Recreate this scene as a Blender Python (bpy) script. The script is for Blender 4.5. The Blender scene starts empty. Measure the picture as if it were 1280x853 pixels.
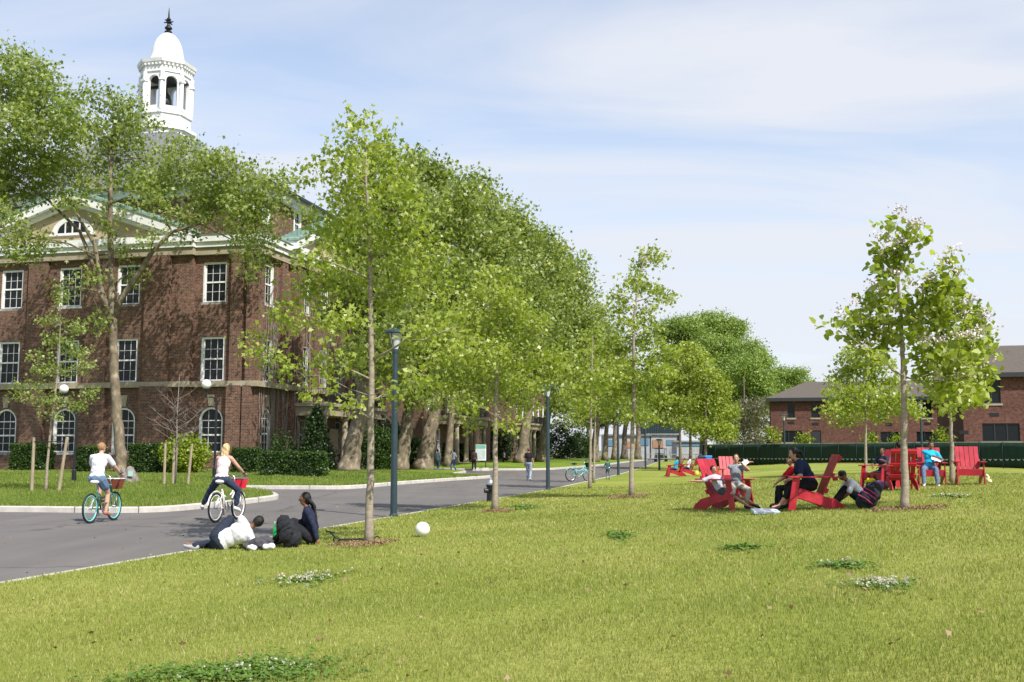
import bpy, bmesh, math, random
import numpy as np
from mathutils import Vector, Matrix, Quaternion
R = math.radians
rng = np.random.default_rng(7)
random.seed(7)
SC = bpy.context.scene
C = SC.collection
# ---------------------------------------------------------------- camera
F = 1300.0
HOR = 563.0
PITCH = math.atan((HOR - 426.5) / F)
CZ = 1.65
cam = bpy.data.objects.new('camera', bpy.data.cameras.new('camera'))
C.objects.link(cam)
cam.location = (0, 0, CZ)
cam.rotation_euler = (math.pi / 2 + PITCH, 0, 0)
cam.data.sensor_width = 36
cam.data.lens = 36 * F / 1280
cam.data.clip_start = 0.1
cam.data.clip_end = 6000
SC.camera = cam
cp, sp = math.cos(PITCH), math.sin(PITCH)
def ray(px, py):
    x = (px - 640) / F; y = (426.5 - py) / F
    return Vector((x, cp - y * sp, sp + y * cp))
def at(px, py, Y):
    d = ray(px, py)
    return Vector((0, 0, CZ)) + d * (Y / d.y)
KX = [(-60, -26), (-20, -15), (0, -9.8), (13, -6.4), (26.2, -2.98), (43.8, 1.5), (71.5, 7.3), (100, 12.4), (179, 26.0), (400, 60)]
_ky = np.array([k[0] for k in KX], float); _kx = np.array([k[1] for k in KX], float)
def kx(Y): return np.interp(Y, _ky, _kx)
def sstep(t):
    t = np.clip(t, 0, 1); return t * t * (3 - 2 * t)
def lawn_z(X, Y):
    s = (X - kx(Y)) * 0.968
    fade = 1 - sstep((np.asarray(Y) - 75) / 40.0)
    z = 0.66 * sstep(s / 16.0) - 0.34 * sstep((s - 16) / 14.0)
    return 0.02 + z * (0.25 + 0.75 * fade) + 0.012 * np.sin(X * 0.9 + 1) * np.sin(Y * 0.7) * sstep(s / 4)
ISL = []
LZ = {}
def left_z(X, Y):
    if 'g' in LZ:
        g = LZ['g']; u = np.clip((np.asarray(X, float) + 62) / 0.25, 0, g.shape[1] - 1.001); v = np.clip((np.asarray(Y, float) - 26) / 0.25, 0, g.shape[0] - 1.001)
        i = u.astype(int); j = v.astype(int); fu = u - i; fv = v - j
        return (g[j, i] * (1 - fu) + g[j, i + 1] * fu) * (1 - fv) + (g[j + 1, i] * (1 - fu) + g[j + 1, i + 1] * fu) * fv
    X = np.asarray(X, float); Y = np.asarray(Y, float); dm = np.full(np.broadcast(X, Y).shape, 1e9)
    for P in ISL:
        A = np.array([(p.x, p.y) for p in P]); B = np.roll(A, -1, 0)
        for (ax, ay), (bx_, by_) in zip(A, B):
            if (ax + bx_) / 2 < -13.3 and 42 < (ay + by_) / 2 < 52: continue
            ux, uy = bx_ - ax, by_ - ay; t = np.clip(((X - ax) * ux + (Y - ay) * uy) / (ux * ux + uy * uy + 1e-12), 0, 1)
            dm = np.minimum(dm, np.hypot(X - ax - ux * t, Y - ay - uy * t))
    return 0.15 + 0.26 * sstep((Y - 30) / 32.0) * sstep(dm / 7.0)
def gz(X, Y):
    if X > kx(Y): return float(lawn_z(X, Y))
    return 0.0
def G(px, py, zf=gz):
    d = ray(px, py); o = Vector((0, 0, CZ))
    t = 3.0
    while t < 900:
        p = o + d * t
        if p.z <= zf(p.x, p.y): break
        t += 0.05 + t * 0.002
    return Vector((p.x, p.y, zf(p.x, p.y)))
def GL(px, py): return G(px, py, lambda X, Y: float(left_z(X, Y)))
def on(X, Y, zf=gz): return Vector((X, Y, zf(X, Y)))
# ---------------------------------------------------------------- object helpers
def tag(o, label=None, cat=None, group=None, kind=None):
    if label: o['label'] = label
    if cat: o['category'] = cat
    if group: o['group'] = group
    if kind: o['kind'] = kind
    return o
def empty(name, loc, label=None, cat=None, group=None, rz=0.0):
    o = bpy.data.objects.new(name, None); C.objects.link(o)
    o.location = loc; o.rotation_euler = (0, 0, rz); o.empty_display_size = 0.2
    return tag(o, label, cat, group)
def link_mesh(name, me, parent=None):
    o = bpy.data.objects.new(name, me); C.objects.link(o)
    if parent is not None: o.parent = parent
    return o
def dup(o, parent=None, loc=None, rz=None, label=None):
    c = o.copy(); C.objects.link(c)
    if parent is not None: c.parent = parent
    for ch in list(o.children): dup(ch, c)
    if loc is not None: c.location = loc
    if rz is not None: c.rotation_euler = (0, 0, rz)
    if label: c['label'] = label
    return c
class MB:
    def __init__(s): s.v = []; s.f = []; s.m = []; s.mi = 0
    def add(s, vs, fs):
        b = len(s.v); s.v.extend([tuple(v) for v in vs])
        s.f.extend([tuple(i + b for i in f) for f in fs]); s.m.extend([s.mi] * len(fs))
    def box(s, c, size, rot=None, taper=1.0):
        x, y, z = size[0] / 2, size[1] / 2, size[2] / 2
        vs = []
        for dz in (-1, 1):
            k = taper if dz > 0 else 1.0
            for dx, dy in ((-1, -1), (1, -1), (1, 1), (-1, 1)):
                v = Vector((dx * x * k, dy * y * k, dz * z))
                if rot is not None: v = rot @ v
                vs.append(v + Vector(c))
        s.add(vs, [(3, 2, 1, 0), (4, 5, 6, 7), (0, 1, 5, 4), (1, 2, 6, 5), (2, 3, 7, 6), (3, 0, 4, 7)])
    def bx(s, x0, x1, y0, y1, z0, z1):
        s.box(((x0 + x1) / 2, (y0 + y1) / 2, (z0 + z1) / 2), (abs(x1 - x0), abs(y1 - y0), abs(z1 - z0)))
    def bar(s, p0, p1, w, h, up=(0, 0, 1)):
        p0 = Vector(p0); p1 = Vector(p1); d = (p1 - p0)
        L = d.length; d = d / L
        u = Vector(up)
        if abs(d.dot(u)) > 0.98: u = Vector((0, 1, 0))
        sd = d.cross(u).normalized(); u = sd.cross(d)
        rot = Matrix((d, sd, u)).transposed()
        s.box((p0 + p1) / 2, (L, w, h), rot)
    def tube(s, pts, r, n=8, cap=True, closed=False):
        pts = [Vector(p) for p in pts]
        if not hasattr(r, '__len__'): r = [r] * len(pts)
        k = len(pts); vs = []; ref = None
        for i, p in enumerate(pts):
            a = pts[i - 1] if (i > 0 or closed) else pts[i]
            b = pts[(i + 1) % k] if (i < k - 1 or closed) else pts[i]
            t = (b - a).normalized() if (b - a).length > 1e-9 else Vector((0, 0, 1))
            if ref is None:
                ref = t.orthogonal().normalized()
            ref = (ref - t * ref.dot(t))
            if ref.length < 1e-6: ref = t.orthogonal()
            ref.normalize(); bi = t.cross(ref)
            for j in range(n):
                an = 2 * math.pi * j / n
                vs.append(p + (ref * math.cos(an) + bi * math.sin(an)) * r[i])
        fs = []
        for i in range(k if closed else k - 1):
            i2 = (i + 1) % k
            for j in range(n):
                fs.append((i * n + j, i * n + (j + 1) % n, i2 * n + (j + 1) % n, i2 * n + j))
        if cap and not closed:
            fs.append(tuple(range(n))[::-1]); fs.append(tuple((k - 1) * n + j for j in range(n)))
        s.add(vs, fs)
    def ell(s, c, rad, nu=12, nv=8, rot=None, jit=0.0, rs=None):
        vs = []; c = Vector(c)
        for i in range(nv + 1):
            th = math.pi * i / nv
            for j in range(nu):
                ph = 2 * math.pi * j / nu
                v = Vector((math.sin(th) * math.cos(ph) * rad[0], math.sin(th) * math.sin(ph) * rad[1], math.cos(th) * rad[2]))
                if jit and 0 < i < nv: v *= 1 + (rs or random).uniform(-jit, jit)
                if rot is not None: v = rot @ v
                vs.append(c + v)
        fs = []
        for i in range(nv):
            for j in range(nu):
                fs.append((i * nu + j, (i + 1) * nu + j, (i + 1) * nu + (j + 1) % nu, i * nu + (j + 1) % nu))
        s.add(vs, fs)
    def lathe(s, prof, c=(0, 0, 0), n=16, rot0=0.0):
        vs = []; c = Vector(c)
        for r, z in prof:
            for j in range(n):
                a = 2 * math.pi * j / n + rot0
                vs.append(c + Vector((math.cos(a) * r, math.sin(a) * r, z)))
        fs = []
        for i in range(len(prof) - 1):
            for j in range(n):
                fs.append((i * n + j, i * n + (j + 1) % n, (i + 1) * n + (j + 1) % n, (i + 1) * n + j))
        fs.append(tuple(range(n))[::-1]); fs.append(tuple((len(prof) - 1) * n + j for j in range(n)))
        s.add(vs, fs)
    def prism(s, poly, d):
        """poly: list of 3d points (planar), d: extrusion vector"""
        n = len(poly); d = Vector(d); poly = [Vector(p) for p in poly]
        vs = poly + [p + d for p in poly]
        fs = [tuple(range(n))[::-1], tuple(range(n, 2 * n))] + [(i, (i + 1) % n, n + (i + 1) % n, n + i) for i in range(n)]
        s.add(vs, fs)
    def mesh(s, name, mats, smooth=False, origin=None):
        me = bpy.data.meshes.new(name)
        vs = s.v
        if origin is not None:
            o = Vector(origin); vs = [(v[0] - o.x, v[1] - o.y, v[2] - o.z) for v in vs]
        me.from_pydata(vs, [], s.f)
        if not isinstance(mats, (list, tuple)): mats = [mats]
        for m in mats: me.materials.append(m)
        if len(mats) > 1: me.polygons.foreach_set('material_index', s.m)
        if smooth: me.polygons.foreach_set('use_smooth', [True] * len(me.polygons))
        me.update()
        bm = bmesh.new(); bm.from_mesh(me); bmesh.ops.recalc_face_normals(bm, faces=bm.faces); bm.to_mesh(me); bm.free()
        return me
    def build(s, name, mats, parent=None, smooth=False, bevel=0.0, origin=None):
        o = link_mesh(name, s.mesh(name, mats, smooth, origin), parent)
        if bevel:
            b = o.modifiers.new('bevel', 'BEVEL'); b.width = bevel; b.segments = 2; b.limit_method = 'ANGLE'
        return o
def soup(name, V, nper, mat, parent=None, tint=None, origin=None):
    """V: (n*nper,3) array, faces of nper verts each"""
    V = np.asarray(V, np.float32)
    if origin is not None: V = V - np.array(origin, np.float32)
    n = len(V) // nper
    me = bpy.data.meshes.new(name)
    me.vertices.add(len(V)); me.vertices.foreach_set('co', V.ravel())
    me.loops.add(n * nper); me.loops.foreach_set('vertex_index', np.arange(n * nper, dtype=np.int32))
    me.polygons.add(n); me.polygons.foreach_set('loop_start', np.arange(n, dtype=np.int32) * nper)
    me.polygons.foreach_set('loop_total', np.full(n, nper, np.int32))
    me.materials.append(mat)
    me.update(calc_edges=True)
    if tint is not None:
        a = me.attributes.new('tint', 'FLOAT', 'FACE'); a.data.foreach_set('value', np.asarray(tint, np.float32))
    return link_mesh(name, me, parent)
# ---------------------------------------------------------------- materials
def newmat(name):
    m = bpy.data.materials.new(name); m.use_nodes = True
    nt = m.node_tree; b = nt.nodes['Principled BSDF']
    return m, nt, b
def setp(b, **k):
    for a, v in k.items():
        b.inputs[a.replace('_', ' ')].default_value = v
def ramp(nt, fac, stops):
    r = nt.nodes.new('ShaderNodeValToRGB')
    while len(r.color_ramp.elements) < len(stops): r.color_ramp.elements.new(0.5)
    for e, (p, c) in zip(r.color_ramp.elements, stops):
        e.position = p; e.color = (*c, 1)
    nt.links.new(fac, r.inputs[0]); return r.outputs[0]
def noise(nt, vec, scale, detail=4, rough=0.6, dist=0.0):
    n = nt.nodes.new('ShaderNodeTexNoise'); n.inputs['Scale'].default_value = scale
    n.inputs['Detail'].default_value = detail; n.inputs['Roughness'].default_value = rough
    n.inputs['Distortion'].default_value = dist
    if vec is not None: nt.links.new(vec, n.inputs['Vector'])
    return n.outputs[0]
def objco(nt, scale=None):
    t = nt.nodes.new('ShaderNodeTexCoord')
    if scale is None: return t.outputs['Object']
    mp = nt.nodes.new('ShaderNodeMapping'); mp.inputs['Scale'].default_value = scale
    nt.links.new(t.outputs['Object'], mp.inputs[0]); return mp.outputs[0]
def bump(nt, b, h, strength, dist=0.01):
    n = nt.nodes.new('ShaderNodeBump'); n.inputs['Strength'].default_value = strength; n.inputs['Distance'].default_value = dist
    nt.links.new(h, n.inputs['Height']); nt.links.new(n.outputs[0], b.inputs['Normal'])
def mat_var(name, c1, c2, scale=6.0, rough=0.7, bumps=0.15, metal=0.0, sc3=None, dist=0.01, spec=0.3, c3=None):
    m, nt, b = newmat(name)
    co = objco(nt, sc3)
    n = noise(nt, co, scale)
    st = [(0.3, c1), (0.7, c2)]
    if c3: st = [(0.3, c1), (0.55, c2), (0.72, c3)]
    nt.links.new(ramp(nt, n, st), b.inputs['Base Color'])
    setp(b, Roughness=rough, Metallic=metal, Specular_IOR_Level=spec)
    if bumps: bump(nt, b, noise(nt, co, scale * 4), bumps, dist)
    return m
def shade(c, k): return tuple(min(1, x * k) for x in c)
def plain(name, c, rough=0.6, metal=0.0, v=0.12, scale=8, spec=0.4, bumps=0.05):
    return mat_var(name, shade(c, 1 - v), shade(c, 1 + v), scale, rough, bumps, metal, spec=spec)
def fabric(name, c, v=0.15):
    m = mat_var(name, shade(c, 1 - v), shade(c, 1 + v), 14, 0.9, 0.5, spec=0.15, dist=0.012)
    return m
def leafmat(name, cols, trans=0.35, rough=0.45, spec=0.4):
    m, nt, b = newmat(name)
    a = nt.nodes.new('ShaderNodeAttribute'); a.attribute_name = 'tint'
    col = ramp(nt, a.outputs['Fac'], [(0.0, cols[0]), (0.5, cols[1]), (1.0, cols[2])])
    nt.links.new(col, b.inputs['Base Color']); setp(b, Roughness=rough, Specular_IOR_Level=spec)
    t = nt.nodes.new('ShaderNodeBsdfTranslucent')
    hs = nt.nodes.new('ShaderNodeMixRGB'); hs.blend_type = 'MULTIPLY'; hs.inputs[0].default_value = 1
    hs.inputs[2].default_value = (1.2, 1.25, 0.5, 1)
    nt.links.new(col, hs.inputs[1]); nt.links.new(hs.outputs[0], t.inputs['Color'])
    mx = nt.nodes.new('ShaderNodeMixShader'); mx.inputs[0].default_value = trans
    nt.links.new(b.outputs[0], mx.inputs[1]); nt.links.new(t.outputs[0], mx.inputs[2])
    nt.links.new(mx.outputs[0], nt.nodes['Material Output'].inputs['Surface'])
    return m
def brickmat(name, c1, c2, mortar, scale=1.0, bias=0.0, streak=None):
    m, nt, b = newmat(name)
    co = objco(nt)
    sep = nt.nodes.new('ShaderNodeSeparateXYZ'); nt.links.new(co, sep.inputs[0])
    ad = nt.nodes.new('ShaderNodeMath'); ad.operation = 'ADD'
    nt.links.new(sep.outputs[0], ad.inputs[0]); nt.links.new(sep.outputs[1], ad.inputs[1])
    cb = nt.nodes.new('ShaderNodeCombineXYZ'); nt.links.new(ad.outputs[0], cb.inputs[0]); nt.links.new(sep.outputs[2], cb.inputs[1])
    br = nt.nodes.new('ShaderNodeTexBrick'); nt.links.new(cb.outputs[0], br.inputs['Vector'])
    br.inputs['Color1'].default_value = (*c1, 1); br.inputs['Color2'].default_value = (*c2, 1); br.inputs['Mortar'].default_value = (*mortar, 1)
    br.inputs['Scale'].default_value = scale; br.inputs['Mortar Size'].default_value = 0.012; br.inputs['Brick Width'].default_value = 0.26
    br.inputs['Row Height'].default_value = 0.1; br.inputs['Bias'].default_value = bias
    # per-brick-ish mottling and large stains
    n1 = noise(nt, cb.outputs[0], 5.0, 3); n2 = noise(nt, co, 0.35, 5)
    mx = nt.nodes.new('ShaderNodeMixRGB'); mx.blend_type = 'MULTIPLY'; mx.inputs[0].default_value = 1
    nt.links.new(br.outputs['Color'], mx.inputs[1]); nt.links.new(ramp(nt, n1, [(0.3, (0.6, 0.6, 0.62)), (0.7, (1.35, 1.3, 1.25))]), mx.inputs[2])
    m2 = nt.nodes.new('ShaderNodeMixRGB'); m2.blend_type = 'MULTIPLY'; m2.inputs[0].default_value = 1
    nt.links.new(mx.outputs[0], m2.inputs[1]); nt.links.new(ramp(nt, n2, [(0.3, (0.78, 0.76, 0.76)), (0.7, (1.12, 1.1, 1.1))]), m2.inputs[2])
    nt.links.new(m2.outputs[0], b.inputs['Base Color']); setp(b, Roughness=0.9, Specular_IOR_Level=0.2)
    bump(nt, b, br.outputs['Fac'], -0.4, 0.01)
    return m
# ---------------------------------------------------------------- palette
M = {}
M['brick'] = brickmat('brick_wall', (0.185, 0.092, 0.062), (0.085, 0.048, 0.037), (0.22, 0.175, 0.14))
M['brick2'] = brickmat('brick_wall_far', (0.15, 0.066, 0.05), (0.105, 0.046, 0.038), (0.14, 0.088, 0.075))
M['stone'] = mat_var('limestone', (0.27, 0.225, 0.16), (0.38, 0.325, 0.24), 2.0, 0.85, 0.2)
M['stucco'] = mat_var('tan_stucco', (0.36, 0.29, 0.19), (0.45, 0.37, 0.26), 1.2, 0.9, 0.1)
M['white'] = mat_var('white_paint', (0.66, 0.67, 0.67), (0.80, 0.80, 0.79), 1.5, 0.5, 0.03)
M['copper'] = mat_var('green_copper', (0.17, 0.28, 0.24), (0.30, 0.41, 0.36), 2.0, 0.7, 0.1)
M['slate'] = mat_var('grey_slate', (0.10, 0.105, 0.115), (0.20, 0.205, 0.215), 3.0, 0.8, 0.4, sc3=(1, 1, 6))
M['shingle'] = mat_var('brown_shingle', (0.085, 0.070, 0.058), (0.125, 0.105, 0.088), 5.0, 0.9, 0.3, sc3=(1, 1, 3))
M['bronze'] = plain('dark_bronze', (0.05, 0.055, 0.06), 0.45, 0.6)
m, nt, b = newmat('dark_glass'); setp(b, Base_Color=(0.012, 0.014, 0.016, 1), Roughness=0.1, Specular_IOR_Level=0.22)
bump(nt, b, noise(nt, objco(nt), 0.8, 2), 0.15, 0.05); M['glass'] = m
M['iron'] = plain('black_iron', (0.02, 0.022, 0.025), 0.45, 0.3)
M['lamp'] = plain('blue_grey_lamp_paint', (0.035, 0.06, 0.075), 0.4, 0.3)
M['globe'] = plain('white_globe_glass', (0.75, 0.73, 0.70), 0.25, v=0.05)
M['wood'] = mat_var('weathered_wood', (0.24, 0.19, 0.13), (0.38, 0.31, 0.23), 6, 0.9, 0.3, sc3=(3, 3, 0.5))
M['kerb'] = mat_var('kerb_concrete', (0.42, 0.39, 0.35), (0.56, 0.53, 0.48), 3, 0.9, 0.3)
M['red'] = mat_var('red_paint', (0.28, 0.006, 0.018), (0.39, 0.010, 0.026), 3, 0.45, 0.15, spec=0.45, c3=(0.50, 0.045, 0.05))
M['rubber'] = plain('black_rubber', (0.018, 0.018, 0.02), 0.7)
M['chrome'] = plain('brushed_metal', (0.55, 0.56, 0.57), 0.3, 0.9)
M['aqua'] = plain('aqua_paint', (0.16, 0.55, 0.55), 0.35)
M['green_frame'] = plain('dark_green_paint', (0.05, 0.16, 0.13), 0.35)
M['cream'] = plain('cream_white_paint', (0.72, 0.71, 0.66), 0.35, v=0.05)
M['wicker'] = mat_var('brown_wicker', (0.12, 0.03, 0.018), (0.28, 0.08, 0.04), 60, 0.7, 0.5)
M['redbag'] = plain('red_basket', (0.70, 0.02, 0.05), 0.5)
M['rock'] = mat_var('granite_rock', (0.13, 0.11, 0.10), (0.26, 0.23, 0.22), 5, 0.9, 0.5)
M['plaque'] = plain('green_plaque', (0.25, 0.40, 0.33), 0.5, 0.3)
M['bark_plane'] = mat_var('plane_tree_bark', (0.09, 0.072, 0.05), (0.20, 0.16, 0.11), 3.5, 0.9, 0.4, sc3=(1, 1, .6), c3=(0.38, 0.33, 0.24))
M['bark_young'] = mat_var('young_bark', (0.20, 0.16, 0.12), (0.36, 0.31, 0.24), 9, 0.9, 0.3, sc3=(1, 1, 3))
M['bark_dark'] = mat_var('dark_bark', (0.09, 0.07, 0.055), (0.19, 0.15, 0.12), 8, 0.9, 0.4)
M['bark_bare'] = mat_var('bare_twigs', (0.17, 0.14, 0.12), (0.28, 0.24, 0.21), 8, 0.9, 0.2)
M['leaf_fresh'] = leafmat('fresh_green_leaf', [(0.16, 0.22, 0.025), (0.33, 0.40, 0.06), (0.54, 0.57, 0.22)], 0.5, 0.36, 0.5)
M['leaf_plane'] = leafmat('plane_tree_leaf', [(0.12, 0.175, 0.032), (0.26, 0.325, 0.075), (0.49, 0.53, 0.23)], 0.48, 0.4, 0.5)
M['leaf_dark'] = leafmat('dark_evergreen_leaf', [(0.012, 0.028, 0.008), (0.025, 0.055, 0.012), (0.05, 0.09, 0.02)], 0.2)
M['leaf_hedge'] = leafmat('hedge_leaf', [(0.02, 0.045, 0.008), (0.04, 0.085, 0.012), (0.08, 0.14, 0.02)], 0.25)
M['leaf_yellow'] = leafmat('yellow_green_leaf', [(0.13, 0.18, 0.015), (0.24, 0.31, 0.025), (0.36, 0.42, 0.06)], 0.4)
M['leaf_far'] = leafmat('far_tree_leaf', [(0.13, 0.20, 0.04), (0.25, 0.35, 0.075), (0.40, 0.47, 0.15)], 0.35)
M['leaf_olive'] = leafmat('dull_olive_leaf', [(0.10, 0.10, 0.06), (0.16, 0.155, 0.09), (0.22, 0.21, 0.13)], 0.3)
M['flower'] = leafmat('pale_pink_blossom', [(0.46, 0.36, 0.36), (0.60, 0.51, 0.50), (0.72, 0.66, 0.64)], 0.08)
M['clover'] = leafmat('clover_leaf', [(0.075, 0.15, 0.02), (0.13, 0.22, 0.03), (0.20, 0.29, 0.05)], 0.3)
M['blade'] = leafmat('grass_blade', [(0.155, 0.195, 0.036), (0.29, 0.315, 0.075), (0.56, 0.49, 0.25)], 0.35, 0.55, 0.25)
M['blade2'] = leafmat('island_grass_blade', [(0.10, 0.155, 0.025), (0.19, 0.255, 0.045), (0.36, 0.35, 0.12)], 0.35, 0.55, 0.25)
M['mulch'] = mat_var('wood_mulch', (0.20, 0.12, 0.065), (0.33, 0.22, 0.13), 30, 0.95, 0.5)
# ground materials
def grassmat(name, a, b_, c):
    m, nt, b = newmat(name); co = objco(nt)
    n1 = noise(nt, co, 0.22, 5, 0.6); n2 = noise(nt, co, 14, 4, 0.8)
    col = ramp(nt, n1, [(0.32, a), (0.5, b_), (0.7, c)])
    mx = nt.nodes.new('ShaderNodeMixRGB'); mx.blend_type = 'MULTIPLY'; mx.inputs[0].default_value = 1
    nt.links.new(col, mx.inputs[1]); nt.links.new(ramp(nt, n2, [(0.25, (0.55, 0.6, 0.5)), (0.75, (1.35, 1.3, 1.4))]), mx.inputs[2])
    nt.links.new(mx.outputs[0], b.inputs['Base Color']); setp(b, Roughness=0.95, Specular_IOR_Level=0.1)
    bump(nt, b, noise(nt, co, 30, 3, 0.8), 0.8, 0.03)
    return m
M['lawn'] = grassmat('lawn_grass', (0.165, 0.215, 0.032), (0.24, 0.275, 0.05), (0.33, 0.33, 0.09))
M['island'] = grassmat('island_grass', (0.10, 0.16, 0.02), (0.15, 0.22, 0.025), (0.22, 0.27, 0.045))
m, nt, b = newmat('asphalt'); co = objco(nt)
n1 = noise(nt, co, 0.25, 6, 0.65); n2 = noise(nt, co, 60, 3, 0.8); n3 = noise(nt, objco(nt, (0.9, 0.06, 1)), 1.2, 4)
c0 = ramp(nt, n1, [(0.3, (0.122, 0.113, 0.105)), (0.7, (0.158, 0.146, 0.136))])
mx = nt.nodes.new('ShaderNodeMixRGB'); mx.blend_type = 'MULTIPLY'; mx.inputs[0].default_value = 1
nt.links.new(c0, mx.inputs[1]); nt.links.new(ramp(nt, n2, [(0.25, (0.8, 0.8, 0.8)), (0.75, (1.2, 1.2, 1.2))]), mx.inputs[2])
mx2 = nt.nodes.new('ShaderNodeMixRGB'); mx2.blend_type = 'MULTIPLY'; mx2.inputs[0].default_value = 1
nt.links.new(mx.outputs[0], mx2.inputs[1]); nt.links.new(ramp(nt, n3, [(0.35, (0.92, 0.92, 0.93)), (0.65, (1.08, 1.07, 1.06))]), mx2.inputs[2])
wv = nt.nodes.new('ShaderNodeVectorMath'); wv.operation = 'ADD'; nz = nt.nodes.new('ShaderNodeTexNoise'); nz.inputs['Scale'].default_value = 0.8; nt.links.new(co, nz.inputs['Vector'])
nt.links.new(co, wv.inputs[0]); nt.links.new(nz.outputs[1], wv.inputs[1])
vo = nt.nodes.new('ShaderNodeTexVoronoi'); vo.feature = 'DISTANCE_TO_EDGE'; vo.inputs['Scale'].default_value = 0.16; nt.links.new(wv.outputs[0], vo.inputs['Vector'])
mx3 = nt.nodes.new('ShaderNodeMixRGB'); mx3.blend_type = 'MULTIPLY'; mx3.inputs[0].default_value = 1
nt.links.new(mx2.outputs[0], mx3.inputs[1]); nt.links.new(ramp(nt, vo.outputs['Distance'], [(0.0, (0.62, 0.62, 0.62)), (0.012, (1, 1, 1))]), mx3.inputs[2])
nt.links.new(mx3.outputs[0], b.inputs['Base Color']); setp(b, Roughness=0.9, Specular_IOR_Level=0.25)
bump(nt, b, n2, 0.4, 0.01); M['asphalt'] = m
M['soil'] = mat_var('far_ground', (0.12, 0.14, 0.06), (0.18, 0.19, 0.09), 0.05, 0.95, 0)
# ---------------------------------------------------------------- sky, sun
SUNH = Vector((0.62, -0.785, 0)).normalized(); EL = R(48)
SUN = Vector((SUNH.x * math.cos(EL), SUNH.y * math.cos(EL), math.sin(EL)))
w = bpy.data.worlds.new('World'); SC.world = w; w.use_nodes = True
nt = w.node_tree; bg = nt.nodes['Background']; bg.inputs['Strength'].default_value = 0.14
sky = nt.nodes.new('ShaderNodeTexSky'); sky.sky_type = 'NISHITA'; sky.sun_disc = False
sky.sun_elevation = EL; sky.sun_rotation = math.atan2(SUNH.x, SUNH.y); sky.air_density = 1.0; sky.dust_density = 1.2; sky.ozone_density = 1.4
tc = nt.nodes.new('ShaderNodeTexCoord')
# thin cirrus: noise on the direction projected to a high plane
sep = nt.nodes.new('ShaderNodeSeparateXYZ'); nt.links.new(tc.outputs['Generated'], sep.inputs[0])
def mth(op, a, bb):
    n = nt.nodes.new('ShaderNodeMath'); n.operation = op
    for i, v in enumerate((a, bb)):
        if isinstance(v, (int, float)): n.inputs[i].default_value = v
        else: nt.links.new(v, n.inputs[i])
    return n.outputs[0]
zz = mth('ADD', mth('MAXIMUM', sep.outputs[2], 0.0), 0.16)
cb = nt.nodes.new('ShaderNodeCombineXYZ'); nt.links.new(mth('DIVIDE', sep.outputs[0], zz), cb.inputs[0]); nt.links.new(mth('DIVIDE', sep.outputs[1], zz), cb.inputs[1])
mp = nt.nodes.new('ShaderNodeMapping'); mp.inputs['Scale'].default_value = (0.55, 1.5, 1); mp.inputs['Rotation'].default_value = (0, 0, R(-28)); mp.inputs['Location'].default_value = (0.9, 3.9, 0)
nt.links.new(cb.outputs[0], mp.inputs[0])
n1 = noise(nt, mp.outputs[0], 1.3, 7, 0.52, 0.6); n2 = noise(nt, mp.outputs[0], 0.6, 3, 0.5)
cl = mth('MULTIPLY', ramp(nt, n1, [(0.39, (0, 0, 0)), (0.66, (1, 1, 1))]), ramp(nt, n2, [(0.35, (0.35, 0.35, 0.35)), (0.62, (1, 1, 1))]))
hz = ramp(nt, sep.outputs[2], [(0.0, (1, 1, 1)), (0.5, (0, 0, 0))])
fac = mth('MINIMUM', mth('ADD', mth('MULTIPLY', cl, 0.74), mth('ADD', mth('MULTIPLY', hz, 0.85), 0.08)), 0.95)
mx = nt.nodes.new('ShaderNodeMixRGB'); nt.links.new(fac, mx.inputs[0]); nt.links.new(sky.outputs[0], mx.inputs[1])
mx.inputs[2].default_value = (3.7, 3.84, 4.18, 1)
nt.links.new(mx.outputs[0], bg.inputs['Color'])
sl = bpy.data.lights.new('sun', 'SUN'); sl.energy = 4.0; sl.angle = R(0.5); sl.color = (1, 0.955, 0.88)
so = bpy.data.objects.new('sun', sl); C.objects.link(so); so.location = (20, -20, 50)
so.rotation_euler = SUN.to_track_quat('Z', 'Y').to_euler()
SC.view_settings.view_transform = 'Standard'; SC.view_settings.look = 'None'; SC.view_settings.gamma = 1; SC.view_settings.exposure = 0.68
SC.cycles.use_denoising = True
SC.cycles.max_bounces = 6; SC.cycles.diffuse_bounces = 3; SC.cycles.transparent_max_bounces = 6
try: SC.cycles.denoising_input_passes = 'RGB_ALBEDO_NORMAL'
except Exception: pass
# ---------------------------------------------------------------- ground
def grid_mesh(name, xs_of_y, ys, nx, zf, mat, kind='structure'):
    V = []; Fc = []
    for y in ys:
        x0, x1 = xs_of_y(y)
        for i in range(nx + 1):
            t = (i / nx) ** 1.6
            x = x0 + (x1 - x0) * t
            V.append((x, y, zf(x, y)))
    for j in range(len(ys) - 1):
        for i in range(nx):
            a = j * (nx + 1) + i
            Fc.append((a, a + 1, a + nx + 2, a + nx + 1))
    me = bpy.data.meshes.new(name); me.from_pydata(V, [], Fc); me.materials.append(mat)
    me.polygons.foreach_set('use_smooth', [True] * len(Fc)); me.update()
    return tag(link_mesh(name, me), kind=kind)
mb = MB(); S = 5000
mb.add([(-S, -S, -0.06), (S, -S, -0.06), (S, S, -0.06), (-S, S, -0.06)], [(0, 1, 2, 3)])
mb.build('ground', M['soil']).__setitem__('kind', 'structure')
mb = MB()
ys = list(np.arange(-40, 60, 5.0)) + list(np.arange(60, 301, 15.0))
vs = []
for y in ys: vs += [(-140, y, 0), (float(kx(y)) + 0.02, y, 0)]
mb.add(vs, [(2 * i, 2 * i + 1, 2 * i + 3, 2 * i + 2) for i in range(len(ys) - 1)])
mb.build('road', M['asphalt'])['kind'] = 'structure'
ys = list(np.arange(-25, 60, 1.0)) + list(np.arange(60, 182, 3.0))
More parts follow.
